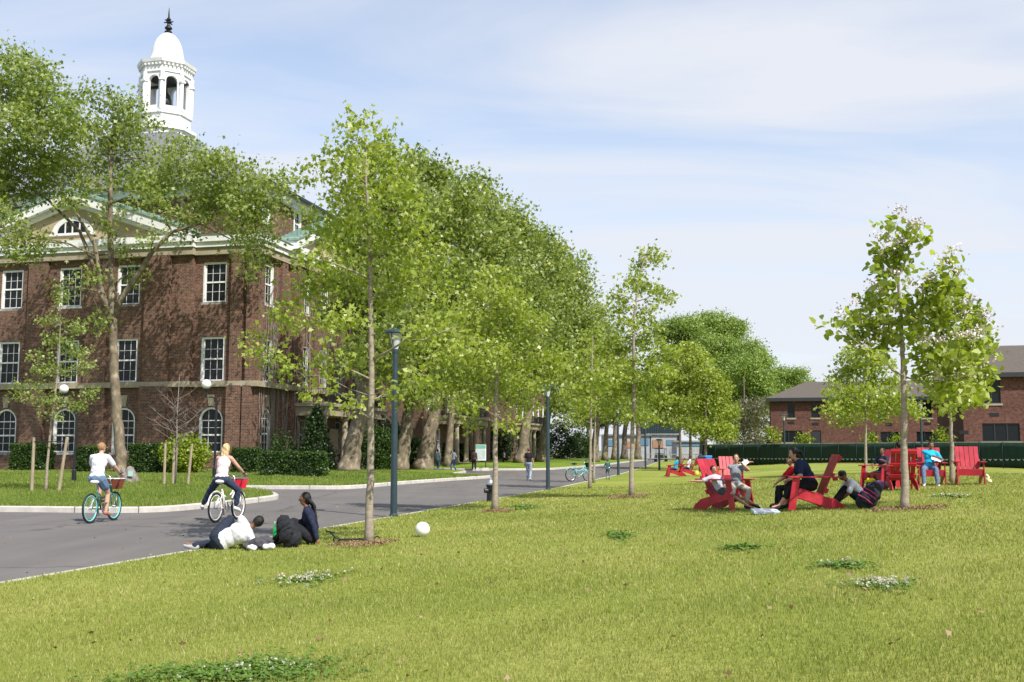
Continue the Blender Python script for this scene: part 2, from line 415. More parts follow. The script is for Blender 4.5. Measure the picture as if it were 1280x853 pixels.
grid_mesh('lawn', lambda y: (float(kx(y)) + 0.09, float(kx(y)) + 110), ys, 90, lambda x, y: float(lawn_z(x, y)), M['lawn'])
# flush concrete edging strip between lawn and road
mb = MB(); vs = []
for y in ys:
    k = float(kx(y)); vs += [(k - 0.02, y, -0.02), (k - 0.02, y, 0.022), (k + 0.10, y, 0.022), (k + 0.10, y, -0.02)]
fs = []
for i in range(len(ys) - 1):
    for j in range(3): fs.append((4 * i + j, 4 * i + j + 1, 4 * i + j + 5, 4 * i + j + 4))
mb.add(vs, fs); mb.build('lawn_kerb', M['kerb'])['kind'] = 'structure'
def smoothpoly(P, n=4):
    P = [Vector((p[0], p[1])) for p in P]; out = []
    for i in range(len(P)):
        p0, p1, p2, p3 = P[i - 1], P[i], P[(i + 1) % len(P)], P[(i + 2) % len(P)]
        for k in range(n):
            t = k / n
            out.append(0.5 * ((2 * p1) + (p2 - p0) * t + (2 * p0 - 5 * p1 + 4 * p2 - p3) * t * t + (-p0 + 3 * p1 - 3 * p2 + p3) * t ** 3))
    return out
def island(name, P, n=4, kerbw=0.17):
    """raised grass area with a concrete kerb round it"""
    P = smoothpoly(P, n)
    area = sum(P[i].x * P[(i + 1) % len(P)].y - P[(i + 1) % len(P)].x * P[i].y for i in range(len(P)))
    if area < 0: P = P[::-1]
    N = len(P); inn = []
    for i in range(N):
        t = (P[(i + 1) % N] - P[i - 1]).normalized(); kw_ = 0.0 if (P[i].x < -13.3 and 42 < P[i].y < 52) else kerbw; inn.append(P[i] + Vector((-t.y, t.x)) * kw_)
    vs = []
    for i in range(N):
        vs += [(P[i].x, P[i].y, -0.01), (P[i].x, P[i].y, 0.13), (P[i].x * .88 + inn[i].x * .12, P[i].y * .88 + inn[i].y * .12, 0.15), (inn[i].x, inn[i].y, 0.155), (inn[i].x, inn[i].y, 0.05)]
    fs = []
    for i in range(N):
        j = (i + 1) % N
        mx_, my_ = (P[i] + P[j]) / 2
        if mx_ < -13.3 and 42 < my_ < 52: continue
        for k in range(4): fs.append((5 * i + k, 5 * j + k, 5 * j + k + 1, 5 * i + k + 1))
    mb = MB(); mb.add(vs, fs); mb.build(name + '_kerb', M['kerb'])['kind'] = 'structure'
    jb = MB(); acc = 0.0
    for i in range(N - 1):
        q0, q1 = P[i], P[i + 1]; L_ = (q1 - q0).length; d_ = (q1 - q0) / max(L_, 1e-6); n_ = Vector((-d_.y, d_.x))
        while acc < L_:
            c_ = q0 + d_ * acc; acc += 3.0
            if c_.x > -45 and not (c_.x < -13.3 and 42 < c_.y < 52): jb.bar((c_.x - n_.x * .004, c_.y - n_.y * .004, .078), (c_.x + n_.x * kerbw, c_.y + n_.y * kerbw, .078), .018, .156)
        acc -= L_
    jb.build(name + '_kerb_joints', M['rubber'])['kind'] = 'structure'
    # grass top: triangulated grid clipped by polygon via bmesh
    bm = bmesh.new()
    f = bm.faces.new([bm.verts.new((p.x, p.y, 0)) for p in inn])
    xs = [p.x for p in inn]; yy = [p.y for p in inn]
    step = 2.0
    for k in range(int(min(yy) // step) + 1, int(max(yy) // step) + 1):
        bmesh.ops.bisect_plane(bm, geom=bm.verts[:] + bm.edges[:] + bm.faces[:], plane_co=(0, k * step, 0), plane_no=(0, 1, 0))
    for k in range(int(min(xs) // step) + 1, int(max(xs) // step) + 1):
        bmesh.ops.bisect_plane(bm, geom=bm.verts[:] + bm.edges[:] + bm.faces[:], plane_co=(k * step, 0, 0), plane_no=(1, 0, 0))
    for v in bm.verts: v.co.z = float(left_z(v.co.x, v.co.y))
    bmesh.ops.triangulate(bm, faces=bm.faces)
    me = bpy.data.meshes.new(name); bm.to_mesh(me); bm.free(); me.materials.append(M['island'])
    link_mesh(name, me)['kind'] = 'structure'
    return inn
I1 = [(-9.9, 27.9), (-8.7, 30.2), (-7.95, 34.4), (-8.15, 36.6), (-9.4, 39.8), (-11.4, 43.0), (-13.5, 43.95), (-20, 45.0), (-40, 47.9), (-60, 50.9), (-60, 36), (-35, 28.6), (-20, 28.5), (-13.9, 28.3)]
I2 = [(-11.6, 44.7), (-9, 44.6), (-6.9, 45.0), (-5.4, 50.5), (-3.4, 56.6), (-1.5, 61.8), (-1.5, 63.4), (-3.0, 65.5), (-3.8, 70), (-3.5, 78), (-7, 82), (-12, 84), (-13, 95), (-60, 100), (-70, 80), (-70, 52.4), (-60, 50.93), (-40, 47.93), (-20, 45.03), (-13.5, 44.3)]
I3 = [(-5, 86.5), (0, 86.3), (3.0, 88.3), (4.6, 93), (10, 114), (14.2, 135), (18.6, 156), (22, 176), (10, 182), (-40, 182), (-40, 100), (-11, 97), (-8.0, 90)]
ISL += [smoothpoly(q, 4) for q in (I1, I2, I3)]
_gx, _gy = np.meshgrid(np.arange(-62, 30, .25), np.arange(26, 186, .25)); LZ['g'] = left_z(_gx, _gy)
in1 = island('grass_island_near', I1); in2 = island('grass_island_by_building', I2); in3 = island('grass_verge_far', I3)
# pale concrete path crossing the grass before the building
mb = MB(); a = GL(-60, 589.5); b_ = GL(66, 591.5)
mb.bar((a.x, a.y, a.z + 0.004), (b_.x, b_.y, b_.z + 0.004), 0.9, 0.03); mb.build('path', M['kerb'])['kind'] = 'structure'
# ---------------------------------------------------------------- grass blades
def blades(X, Y, Z, w, h, mat, name, tint):
    n = len(X); a = rng.uniform(0, 2 * np.pi, n); l = rng.uniform(0, 2 * np.pi, n); ln = rng.uniform(0.1, 0.75, n) * h
    dx = np.cos(a) * w / 2; dy = np.sin(a) * w / 2
    V = np.empty((n, 3, 3), np.float32)
    V[:, 0] = np.stack([X - dx, Y - dy, Z - 0.006], 1); V[:, 1] = np.stack([X + dx, Y + dy, Z - 0.006], 1)
    V[:, 2] = np.stack([X + np.cos(l) * ln, Y + np.sin(l) * ln, Z + h], 1)
    return soup(name, V.reshape(-1, 3), 3, mat, tint=tint)
def fbm(X, Y, seed=0):
    r = np.random.default_rng(seed); o = np.zeros(len(X))
    for k in range(12):
        fr = 0.12 * 1.45 ** k; th = r.uniform(0, 6.28); ph = r.uniform(0, 6.28)
        o += np.sin((X * np.cos(th) + Y * np.sin(th)) * fr * 6 + ph) / (1 + 0.35 * k)
    return o / 3.2
n = 560000
d = np.exp(rng.uniform(np.log(4.6), np.log(46), n)); X = d * rng.uniform(-0.62, 0.62, n)
ok = X > kx(d) + 0.05; d = d[ok]; X = X[ok]
wd = 0.0055 * np.maximum(d / 6, 1) * rng.uniform(0.6, 1.4, len(d)); hh = (0.021 + 0.0005 * d) * rng.uniform(0.4, 1.6, len(d)) * (1 + 0.35 * np.clip(fbm(X * 3, d * 3, 8), -1, 1))
edge = np.clip((X - kx(d)) / 2.0, 0, 1)
patch = fbm(X, d, 3)
tn = np.clip(0.42 + 0.17 * patch + rng.normal(0, 0.17, len(d)) + (rng.random(len(d)) < 0.06 + 0.05 * np.clip(fbm(X * 1.7, d * 1.7, 21), 0, 1)) * 0.5 - 0.10 * (1 - edge), 0, 1)
tag(blades(X, d, lawn_z(X, d), wd, hh, M['blade'], 'lawn_grass', tn), 'short yellow-green mown grass blades covering the open lawn', 'grass', kind='stuff')
# islands
def inside(X, Y, P):
    c = np.zeros(len(X), bool); N = len(P)
    for i in range(N):
        x1, y1 = P[i].x, P[i].y; x2, y2 = P[(i + 1) % N].x, P[(i + 1) % N].y
        cond = ((y1 > Y) != (y2 > Y)) & (X < (x2 - x1) * (Y - y1) / (y2 - y1 + 1e-12) + x1); c ^= cond
    return c
n = 260000; Y = np.exp(rng.uniform(np.log(27.5), np.log(66), n)); X = Y * rng.uniform(-0.56, 0.0, n)
ok = inside(X, Y, in1) | inside(X, Y, in2); X = X[ok]; Y = Y[ok]
hh = rng.uniform(0.03, 0.11, len(X)) * (1 + 0.5 * np.clip(fbm(X, Y, 9), 0, 1)); wd = 0.0009 * Y * rng.uniform(0.6, 1.4, len(X))
tn = np.clip(0.42 + 0.16 * fbm(X, Y, 5) + rng.normal(0, 0.18, len(X)), 0, 1)
tag(blades(X, Y, left_z(X, Y), wd, hh, M['blade2'], 'verge_grass', tn), 'slightly longer green grass on the kerbed verges before the brick building', 'grass', kind='stuff')
# ---------------------------------------------------------------- foliage
def leaves_at(cent, leaf, sig, per, r, droop=0.35, upb=0.5, fold=True, aspect=0.70, lobed=False):
    """cent: (n,3) clump centres -> leaf soup verts (quads) and tints; a leaf is a kite"""
    cent = np.asarray(cent, float)
    n = len(cent) * per
    c = np.repeat(cent, per, 0) + r.normal(0, 1, (n, 3)) * np.array([sig, sig, sig * 0.75])
    s = leaf * r.uniform(0.6, 1.25, n)
    a = r.normal(0, 1, (n, 3)); a[:, 2] -= droop; a /= np.linalg.norm(a, axis=1)[:, None]      # long axis
    nrm = r.normal(0, 1, (n, 3)); nrm[:, 2] += upb; b = np.cross(a, nrm); b /= np.linalg.norm(b, axis=1)[:, None] + 1e-9
    nn = np.cross(b, a)
    V = np.empty((n, 6, 3), np.float32); w = s * aspect * 0.5
    V[:, 0] = c - a * (s * 0.5)[:, None]
    V[:, 1] = c - a * (s * 0.18)[:, None] + b * w[:, None] + nn * (s * 0.13)[:, None]
    V[:, 2] = c + a * (s * 0.22)[:, None] + b * (w * .72)[:, None] + nn * (s * 0.07)[:, None]
    V[:, 3] = c + a * (s * 0.5)[:, None] - nn * (s * 0.10)[:, None]
    V[:, 4] = c + a * (s * 0.22)[:, None] - b * (w * .72)[:, None] + nn * (s * 0.07)[:, None]
    V[:, 5] = c - a * (s * 0.18)[:, None] - b * w[:, None] + nn * (s * 0.13)[:, None]
    if lobed:
        V[:, 1] = c + a * (s * 0.10)[:, None] + b * (s * .48)[:, None] - nn * (s * 0.05)[:, None]
        V[:, 2] = c + a * (s * 0.08)[:, None] + b * (s * .17)[:, None] + nn * (s * 0.05)[:, None]
        V[:, 4] = c + a * (s * 0.08)[:, None] - b * (s * .17)[:, None] + nn * (s * 0.05)[:, None]
        V[:, 5] = c + a * (s * 0.10)[:, None] - b * (s * .48)[:, None] - nn * (s * 0.05)[:, None]
    ct = np.repeat(r.normal(0, 0.17, len(cent)), per)
    t = np.clip(0.45 + ct + r.normal(0, 0.16, n), 0, 1)
    return V.reshape(-1, 3), t
def blob_world(bl, Y, r, dspread):
    px, py, rx, ry = bl[:4]
    dy = bl[4] if len(bl) > 4 else r.uniform(-dspread, dspread)
    c = at(px, py, Y + dy); k = (Y + dy) / F
    return c, rx * k, ry * k
def make_tree(name, label, cat, trunk, Y, blobs, leaf, mat, bark, r0, seed, cover=1.6, dspread=None, limbs=True, group=None,
              fork=0.3, per=12, twigs=3, sigk=1.5, flowers=None, base=None, r_top=None, shell=0.5, extra=None):
    """trunk: photo points from base to top (at depth Y); blobs: photo ellipses at that depth"""
    r = np.random.default_rng(seed)
    if dspread is None: dspread = 0.12 * Y * 0.1
    pts = [at(p[0], p[1], Y + (p[2] if len(p) > 2 else 0)) for p in trunk]
    if base is not None:
        sh = pts[0].z - base.z; pts[0] = Vector((pts[0].x, pts[0].y, base.z - 0.05))
    root = empty(name, pts[0], label, cat, group)
    # smooth trunk
    tp = []
    for i in range(len(pts) - 1):
        for k in range(4):
            t = k / 4; a = pts[i]; b = pts[i + 1]
            p = a.lerp(b, t); w = r0 * 0.25
            tp.append(p + Vector((r.uniform(-w, w), r.uniform(-w, w), 0)) * (0.5 if i or k else 0))
    tp.append(pts[-1]); n = len(tp); rt = r_top or r0 * 0.18
    rad = [(r0 + (rt - r0) * (i / (n - 1)) ** 0.9) * (1.35 if i == 0 else 1.12 if i == 1 else 1) for i in range(n)]
    mb = MB(); mb.tube(tp, rad, 10)
    V = []; T = []; FV = []; FT = []; todo = []
    zt0 = pts[0].z; H = pts[-1].z - zt0
    for bl in blobs:
        c, ax, az = blob_world(bl, Y, r, dspread)
        ay = (ax + az) * 0.5 * (0.9 if Y < 40 else 1.1)
        vol = ax * ay * az
        area = math.pi * ax * az
        nl = cover * area / (leaf * leaf * (0.125 if name == 'flowering_tree' else 0.11))
        nc = max(3, int(nl / per)); pj = per
        u = r.normal(0, 1, (nc, 3)); u /= np.linalg.norm(u, axis=1)[:, None]
        rr = (shell + (1 - shell) * r.random(nc)) ** 0.8 if shell > 0 else r.random(nc) ** 0.33
        cc = np.array(c) + u * rr[:, None] * np.array([ax, ay, az])
        v, t = leaves_at(cc, leaf, leaf * sigk, per, r, lobed=name != 'flowering_tree'); V.append(v); T.append(t)
        if flowers:
            top = cc[np.argsort(-cc[:, 2] + 0.6 * cc[:, 1] - 0.2 * r.random(nc))][:max(1, int(nc * flowers))] + np.array([0, -leaf * .9, leaf * 1.3])
            v, t = leaves_at(top, leaf * 0.27, leaf * 0.50, 40, r, 0, 0.6, aspect=0.95); FV.append(v); FT.append(t)
        if limbs: todo.append((Vector(c), cc[:max(twigs, 1)].copy(), nc))
    nodes = [(tp[i], rad[i]) for i in range(int(n * fork), n)]
    for e in (extra or []):
        q = [at(p[0], p[1], Y + (p[2] if len(p) > 2 else 0)) for p in e[0]]; mb.tube(q, e[1], 8)
        for a_, b_, ra, rb in zip(q[:-1], q[1:], e[1][:-1], e[1][1:]):
            for t in (.5, 1.0): nodes.append((a_.lerp(b_, t), ra + (rb - ra) * t))
    def tdist(c):
        return min((c - q).length for q, _ in nodes)
    todo.sort(key=lambda z: tdist(z[0]))
    for target, tw, nc in todo:
        best = min(nodes, key=lambda q: (target - q[0]).length + 1.1 * max(0, q[0].z - target.z + 0.15 * (target - q[0]).length) * 1.5)
        q, rq = best; L = max((target - q).length, .05)
        mid1 = q.lerp(target, 0.33) + Vector((r.normal(0, .07) * L, r.normal(0, .07) * L, 0.02 * L)); mid2 = q.lerp(target, 0.68) + Vector((r.normal(0, .07) * L, r.normal(0, .07) * L, 0.07 * L))
        rl = min(rq * 0.68, 0.012 * L + r0 * 0.12)
        mb.tube([q, mid1, mid2, target], [rl, rl * 0.82, rl * 0.62, rl * 0.4], 6)
        nodes += [(mid1, rl * .82), (mid2, rl * .62), (target, rl * .45)]
        for k in range(min(twigs, len(tw))):
            e = Vector(tw[k]); s0 = (mid2 if k % 2 else mid1).lerp(target, r.uniform(0.2, 0.9))
            mb.tube([s0, s0.lerp(e, 0.5) + Vector((0, 0, 0.05 * L)), e], [rl * 0.35, rl * 0.22, rl * 0.1], 4, cap=False)
    mb.build('trunk', bark, root, smooth=True, origin=root.location)
    if V: soup('crown', np.concatenate(V), 6, mat, root, np.concatenate(T), origin=root.location)
    if FV: soup('blossom', np.concatenate(FV), 6, M['flower'], root, np.concatenate(FT), origin=root.location)
    return root
NEAR = 'young trees planted on the open lawn'
PLANE = 'large plane trees lining the road'
# --- main young tree in front of the road
b0 = G(461, 680)
make_tree('young_shade_tree', 'tallest young lawn tree, full light green crown beside the two people resting by the kerb', 'tree',
 [(461, 680), (463, 600), (464, 500), (464, 400), (462, 300), (458, 230), (456, 170)], b0.y,
 [(455, 152, 16, 16), (440, 175, 22, 22), (475, 180, 22, 24), (425, 205, 30, 28), (470, 215, 34, 34), (395, 222, 20, 16), (495, 225, 22, 22), (440, 250, 38, 32), (495, 262, 38, 34),
  (400, 280, 26, 22), (450, 300, 40, 36), (512, 305, 32, 32), (395, 325, 26, 24), (545, 340, 26, 26), (430, 360, 36, 28), (492, 365, 36, 34), (380, 365, 24, 20), (550, 390, 26, 22), (530, 425, 22, 16),
  (430, 410, 30, 22), (375, 405, 30, 18), (350, 385, 14, 12), (325, 428, 20, 13), (318, 445, 13, 8), (355, 448, 22, 12), (405, 455, 28, 14), (550, 440, 30, 20), (575, 410, 18, 16), (455, 450, 22, 16), (525, 475, 24, 13), (400, 490, 22, 9), (485, 495, 16, 8), (445, 500, 12, 8), (365, 470, 14, 8)],
 0.11, M['leaf_fresh'], M['bark_young'], 0.075, 11, cover=0.85, dspread=1.3, group=NEAR, base=b0, fork=0.28, per=20, sigk=1.35, r_top=0.015, twigs=4)
b1 = G(619, 639)
make_tree('young_shade_tree', 'round-crowned young lawn tree just right of the black hydrant', 'tree',
 [(619, 639), (619, 580), (620, 520), (621, 460), (622, 400), (622, 350)], b1.y,
 [(622, 350, 20, 18), (600, 375, 28, 22), (640, 378, 26, 22), (585, 405, 28, 22), (625, 410, 34, 26), (660, 405, 22, 20), (560, 420, 22, 18), (600, 445, 36, 24), (650, 445, 32, 22), (685, 448, 24, 16), (570, 460, 28, 18), (555, 485, 24, 14), (610, 480, 32, 18),
  (655, 480, 30, 16), (690, 470, 18, 12), (585, 505, 22, 10), (650, 510, 22, 11), (640, 530, 16, 9), (590, 530, 10, 6), (545, 510, 14, 7)],
 0.12, M['leaf_fresh'], M['bark_young'], 0.085, 12, cover=1.0, dspread=1.4, group=NEAR, base=b1, fork=0.42, per=20, sigk=1.35, r_top=0.018)
b2 = G(789, 621)
make_tree('young_shade_tree', 'slender young lawn tree with a narrow ragged top standing alone against the sky', 'tree',
 [(789, 621), (790, 560), (792, 500), (792, 440), (793, 390), (800, 340), (808, 318)], b2.y,
 [(812, 318, 14, 9), (798, 330, 10, 9), (820, 328, 9, 7), (790, 352, 17, 10), (808, 362, 14, 12), (828, 368, 13, 9), (770, 368, 8, 12), (776, 385, 13, 9), (806, 385, 12, 9), (838, 372, 6, 5), (785, 405, 16, 10), (812, 408, 15, 10),
  (795, 430, 28, 14), (765, 440, 16, 12), (825, 440, 18, 14), (795, 460, 34, 16), (755, 472, 20, 13), (832, 468, 20, 13), (790, 490, 34, 13), (825, 500, 22, 10), (762, 505, 18, 9), (800, 520, 22, 8), (842, 440, 8, 8)],
 0.135, M['leaf_fresh'], M['bark_young'], 0.085, 13, cover=1.3, dspread=1.2, group=NEAR, base=b2, fork=0.40, per=16, sigk=1.2, r_top=0.02)
b3 = G(737, 611)
make_tree('young_shade_tree', 'thin young lawn tree behind the parked aqua bicycle, nearer of a pair', 'tree',
 [(737, 611), (738, 560), (739, 500), (740, 450), (741, 420)], b3.y,
 [(738, 425, 14, 10), (728, 445, 18, 12), (750, 448, 16, 12), (722, 468, 20, 12), (752, 472, 20, 12), (738, 490, 24, 12), (715, 492, 14, 9), (760, 498, 14, 9), (735, 512, 22, 8)],
 0.18, M['leaf_fresh'], M['bark_young'], 0.07, 14, cover=1.0, dspread=1.0, group=NEAR, base=b3, fork=0.4, per=16, sigk=1.21, twigs=5)
b4 = G(741, 604)
make_tree('young_shade_tree', 'thin young lawn tree half hidden by its twin near the aqua bicycle', 'tree',
 [(742, 603), (743, 560), (745, 500), (748, 460)], b4.y,
 [(755, 455, 14, 10), (765, 475, 14, 10), (745, 480, 18, 12), (758, 500, 18, 9), (730, 505, 14, 8), (722, 525, 10, 5)], 0.2, M['leaf_fresh'], M['bark_young'], 0.07, 15, cover=0.9, dspread=1, group=NEAR, base=b4, fork=0.35, per=9, twigs=6)
# --- flowering catalpa group on the right
b5 = G(1131, 637)
make_tree('flowering_tree', 'young tree with large drooping leaves and pale blossom clusters, nearest on the right', 'tree',
 [(1131, 637), (1131, 580), (1130, 520), (1129, 470), (1128, 430), (1125, 380), (1120, 330), (1122, 295)], b5.y,
 [(1120, 285, 14, 9), (1140, 296, 12, 9), (1106, 312, 12, 9), (1128, 318, 18, 10), (1100, 330, 10, 8), (1145, 300, 8, 8), (1112, 340, 20, 11), (1108, 356, 14, 8), (1185, 332, 9, 7), (1180, 350, 16, 11), (1165, 368, 18, 12), (1192, 368, 16, 12),
  (1150, 385, 16, 10), (1098, 378, 18, 10), (1128, 372, 12, 8), (1200, 392, 24, 14), (1168, 396, 22, 14), (1090, 400, 20, 13), (1118, 405, 16, 10), (1042, 406, 9, 6), (1066, 396, 8, 6), (1075, 422, 20, 11), (1105, 428, 18, 11), (1150, 420, 20, 13), (1185, 418, 24, 15), (1218, 415, 20, 14),
  (1235, 432, 9, 10), (1208, 440, 26, 14), (1168, 445, 24, 14), (1090, 450, 16, 9), (1190, 465, 26, 13), (1222, 462, 16, 10), (1156, 470, 18, 10), (1205, 488, 20, 9), (1175, 490, 16, 8), (1225, 484, 9, 6), (1140, 400, 10, 8)],
 0.165, M['leaf_fresh'], M['bark_young'], 0.075, 16, cover=1.9, dspread=0.9, group=NEAR, base=b5, fork=0.42, per=8, sigk=0.85, r_top=0.015, flowers=0.26, shell=0.35, twigs=3)
b6 = G(1190, 604)
make_tree('flowering_tree', 'young broad-leaved tree behind the empty red chair at far right', 'tree',
 [(1190, 604), (1190, 560), (1188, 520), (1186, 490), (1190, 450)], b6.y,
 [(1188, 450, 22, 12), (1210, 470, 22, 12), (1170, 475, 20, 11), (1195, 492, 26, 10), (1218, 500, 14, 7), (1165, 498, 14, 7), (1190, 512, 18, 6), (1206, 455, 20, 9)],
 0.18, M['leaf_fresh'], M['bark_young'], 0.08, 17, cover=1.3, dspread=0.8, group=NEAR, base=b6, fork=0.5, per=7, sigk=0.8)
b7 = G(1083, 593)
make_tree('young_shade_tree', 'bushy small-leaved young tree standing between the red chairs and the green fence', 'tree',
 [(1082, 593), (1082, 560), (1082, 520), (1080, 480), (1078, 445)], b7.y,
 [(1080, 440, 18, 11), (1060, 455, 18, 12), (1098, 455, 18, 12), (1045, 470, 12, 8), (1075, 472, 26, 14), (1105, 480, 20, 12), (1052, 492, 22, 12), (1088, 496, 26, 12), (1120, 500, 18, 9), (1040, 512, 14, 9), (1068, 514, 22, 9), (1100, 518, 22, 8), (1135, 512, 16, 7), (1145, 518, 10, 4), (1050, 526, 14, 6)],
 0.17, M['leaf_fresh'], M['bark_young'], 0.075, 18, cover=1.5, dspread=1, group=NEAR, base=b7, fork=0.4, per=18, sigk=1.3)
b8 = G(919, 573)
make_tree('young_shade_tree', 'tall almost bare sapling trunk rising above the green fence, left of the lamp', 'tree',
 [(920, 573), (918, 540), (919, 500), (920, 460), (921, 420), (922, 400)], b8.y,
 [(920, 405, 8, 6), (912, 425, 10, 7), (930, 430, 10, 7), (922, 450, 12, 8)], 0.2, M['leaf_olive'], M['bark_young'], 0.09, 19, cover=0.5, dspread=0.6, group=NEAR, base=b8, fork=0.5, per=8)
# trio at the end of the lawn (left of the fence)
for i, (px, Y, bl, lab) in enumerate([
 (850, 95, [(848, 450, 16, 12), (838, 470, 22, 16), (858, 480, 20, 16), (832, 500, 22, 14), (850, 515, 22, 12), (835, 525, 14, 8)], 'small dense tree, left of three at the far end of the lawn'),
 (863, 88, [(860, 440, 14, 12), (872, 455, 18, 14), (860, 475, 24, 18), (880, 490, 20, 16), (862, 505, 26, 16), (870, 528, 26, 12)], 'small dense tree, middle of three at the far end of the lawn'),
 (882, 80, [(885, 470, 16, 12), (895, 485, 20, 14), (880, 505, 24, 16), (902, 515, 20, 14), (885, 535, 26, 12), (905, 540, 16, 10)], 'bright small dense tree, right of three at the far end of the lawn')]):
    bb = on(at(px, 570, Y).x, Y)
    make_tree('young_shade_tree', lab, 'tree', [(px, 576), (px, 545), (px, 500), (px - 2, 470)], Y, bl, 0.24, M['leaf_fresh'] if i else M['leaf_plane'], M['bark_dark'], 0.16, 40 + i, cover=2.4, dspread=1.2, group=NEAR, base=bb, fork=0.4, per=12, sigk=1.3)
# --- old plane trees
def pbase(px, Y): 
    x = at(px, 585, Y).x; return Vector((x, Y, float(left_z(x, Y))))
make_tree('plane_tree', 'tall plane tree with forked pale trunk before the pediment, behind the cyclist in shorts', 'tree',
 [(150, 600), (151, 570), (146, 520), (143, 460), (141, 400), (139, 340), (137, 280), (138, 230), (140, 190), (145, 150)], 60,
 [(150, 140, 22, 20), (120, 120, 22, 16), (100, 150, 28, 22), (135, 170, 30, 22), (175, 165, 30, 20), (165, 130, 16, 14), (95, 190, 26, 20), (150, 205, 34, 20), (195, 200, 30, 20), (225, 190, 26, 18), (60, 220, 26, 16), (115, 225, 28, 16), (230, 222, 30, 18), (185, 235, 26, 12),
  (275, 205, 30, 16), (305, 215, 30, 20), (335, 228, 20, 16), (262, 245, 28, 16), (300, 255, 34, 16), (340, 250, 14, 12), (280, 285, 22, 10), (315, 290, 20, 12), (330, 320, 12, 16), (318, 340, 10, 8), (90, 250, 20, 10), (205, 265, 18, 8), (230, 290, 16, 8), (190, 298, 16, 9), (155, 310, 8, 6), (135, 262, 8, 12), (135, 290, 7, 10), (60, 300, 20, 10), (30, 300, 20, 10), (20, 320, 16, 7), (165, 345, 10, 4), (110, 345, 9, 8), (45, 320, 12, 5), (125, 400, 7, 7), (80, 360, 8, 5), (255, 200, 26, 16), (290, 235, 30, 18), (350, 235, 14, 14), (240, 268, 24, 14), (275, 262, 26, 16), (320, 270, 22, 18), (345, 275, 10, 14), (190, 250, 28, 14), (210, 225, 28, 18), (165, 225, 28, 16), (70, 245, 20, 12), (300, 310, 18, 10), (325, 305, 14, 14)],
 0.25, M['leaf_plane'], M['bark_plane'], 0.36, 21, cover=1.1, dspread=3.0, group=PLANE, base=pbase(150, 60), fork=0.45, per=44, sigk=1.8, r_top=0.06,
 extra=[([(141, 400), (152, 372), (172, 345, -0.5), (190, 315, -1), (215, 290, -1), (250, 280, -1), (290, 300, -1)], [0.2, .19, .17, .14, .1, .07, .03]),
        ([(141, 395), (126, 365), (124, 335, 1), (118, 305, 1), (100, 275, 1), (85, 240, 1)], [0.2, .19, .15, .12, .09, .05]),
        ([(120, 340, 1), (100, 290, 1.5), (60, 250, 2), (20, 225, 2)], [.13, .1, .07, .04])])
make_tree('plane_tree', 'dense plane tree reaching in at the left edge beside the cupola', 'tree',
 [(-75, 600), (-70, 520), (-60, 420), (-45, 300), (-25, 200), (0, 130)], 58,
 [(10, 75, 22, 18), (45, 95, 30, 22), (10, 115, 40, 24), (70, 120, 26, 18), (55, 145, 40, 24), (10, 160, 44, 28), (75, 170, 26, 18), (35, 195, 44, 26), (-5, 215, 34, 24), (65, 205, 24, 18), (20, 240, 34, 18), (-5, 265, 26, 14), (15, 285, 22, 8), (-30, 100, 34, 30), (-50, 170, 44, 40), (-40, 240, 40, 30), (85, 140, 16, 12), (12, 305, 14, 7)],
 0.26, M['leaf_plane'], M['bark_plane'], 0.34, 22, cover=1.5, dspread=3.0, group=PLANE, base=pbase(-75, 58), fork=0.4, per=44, sigk=1.8, r_top=0.08)
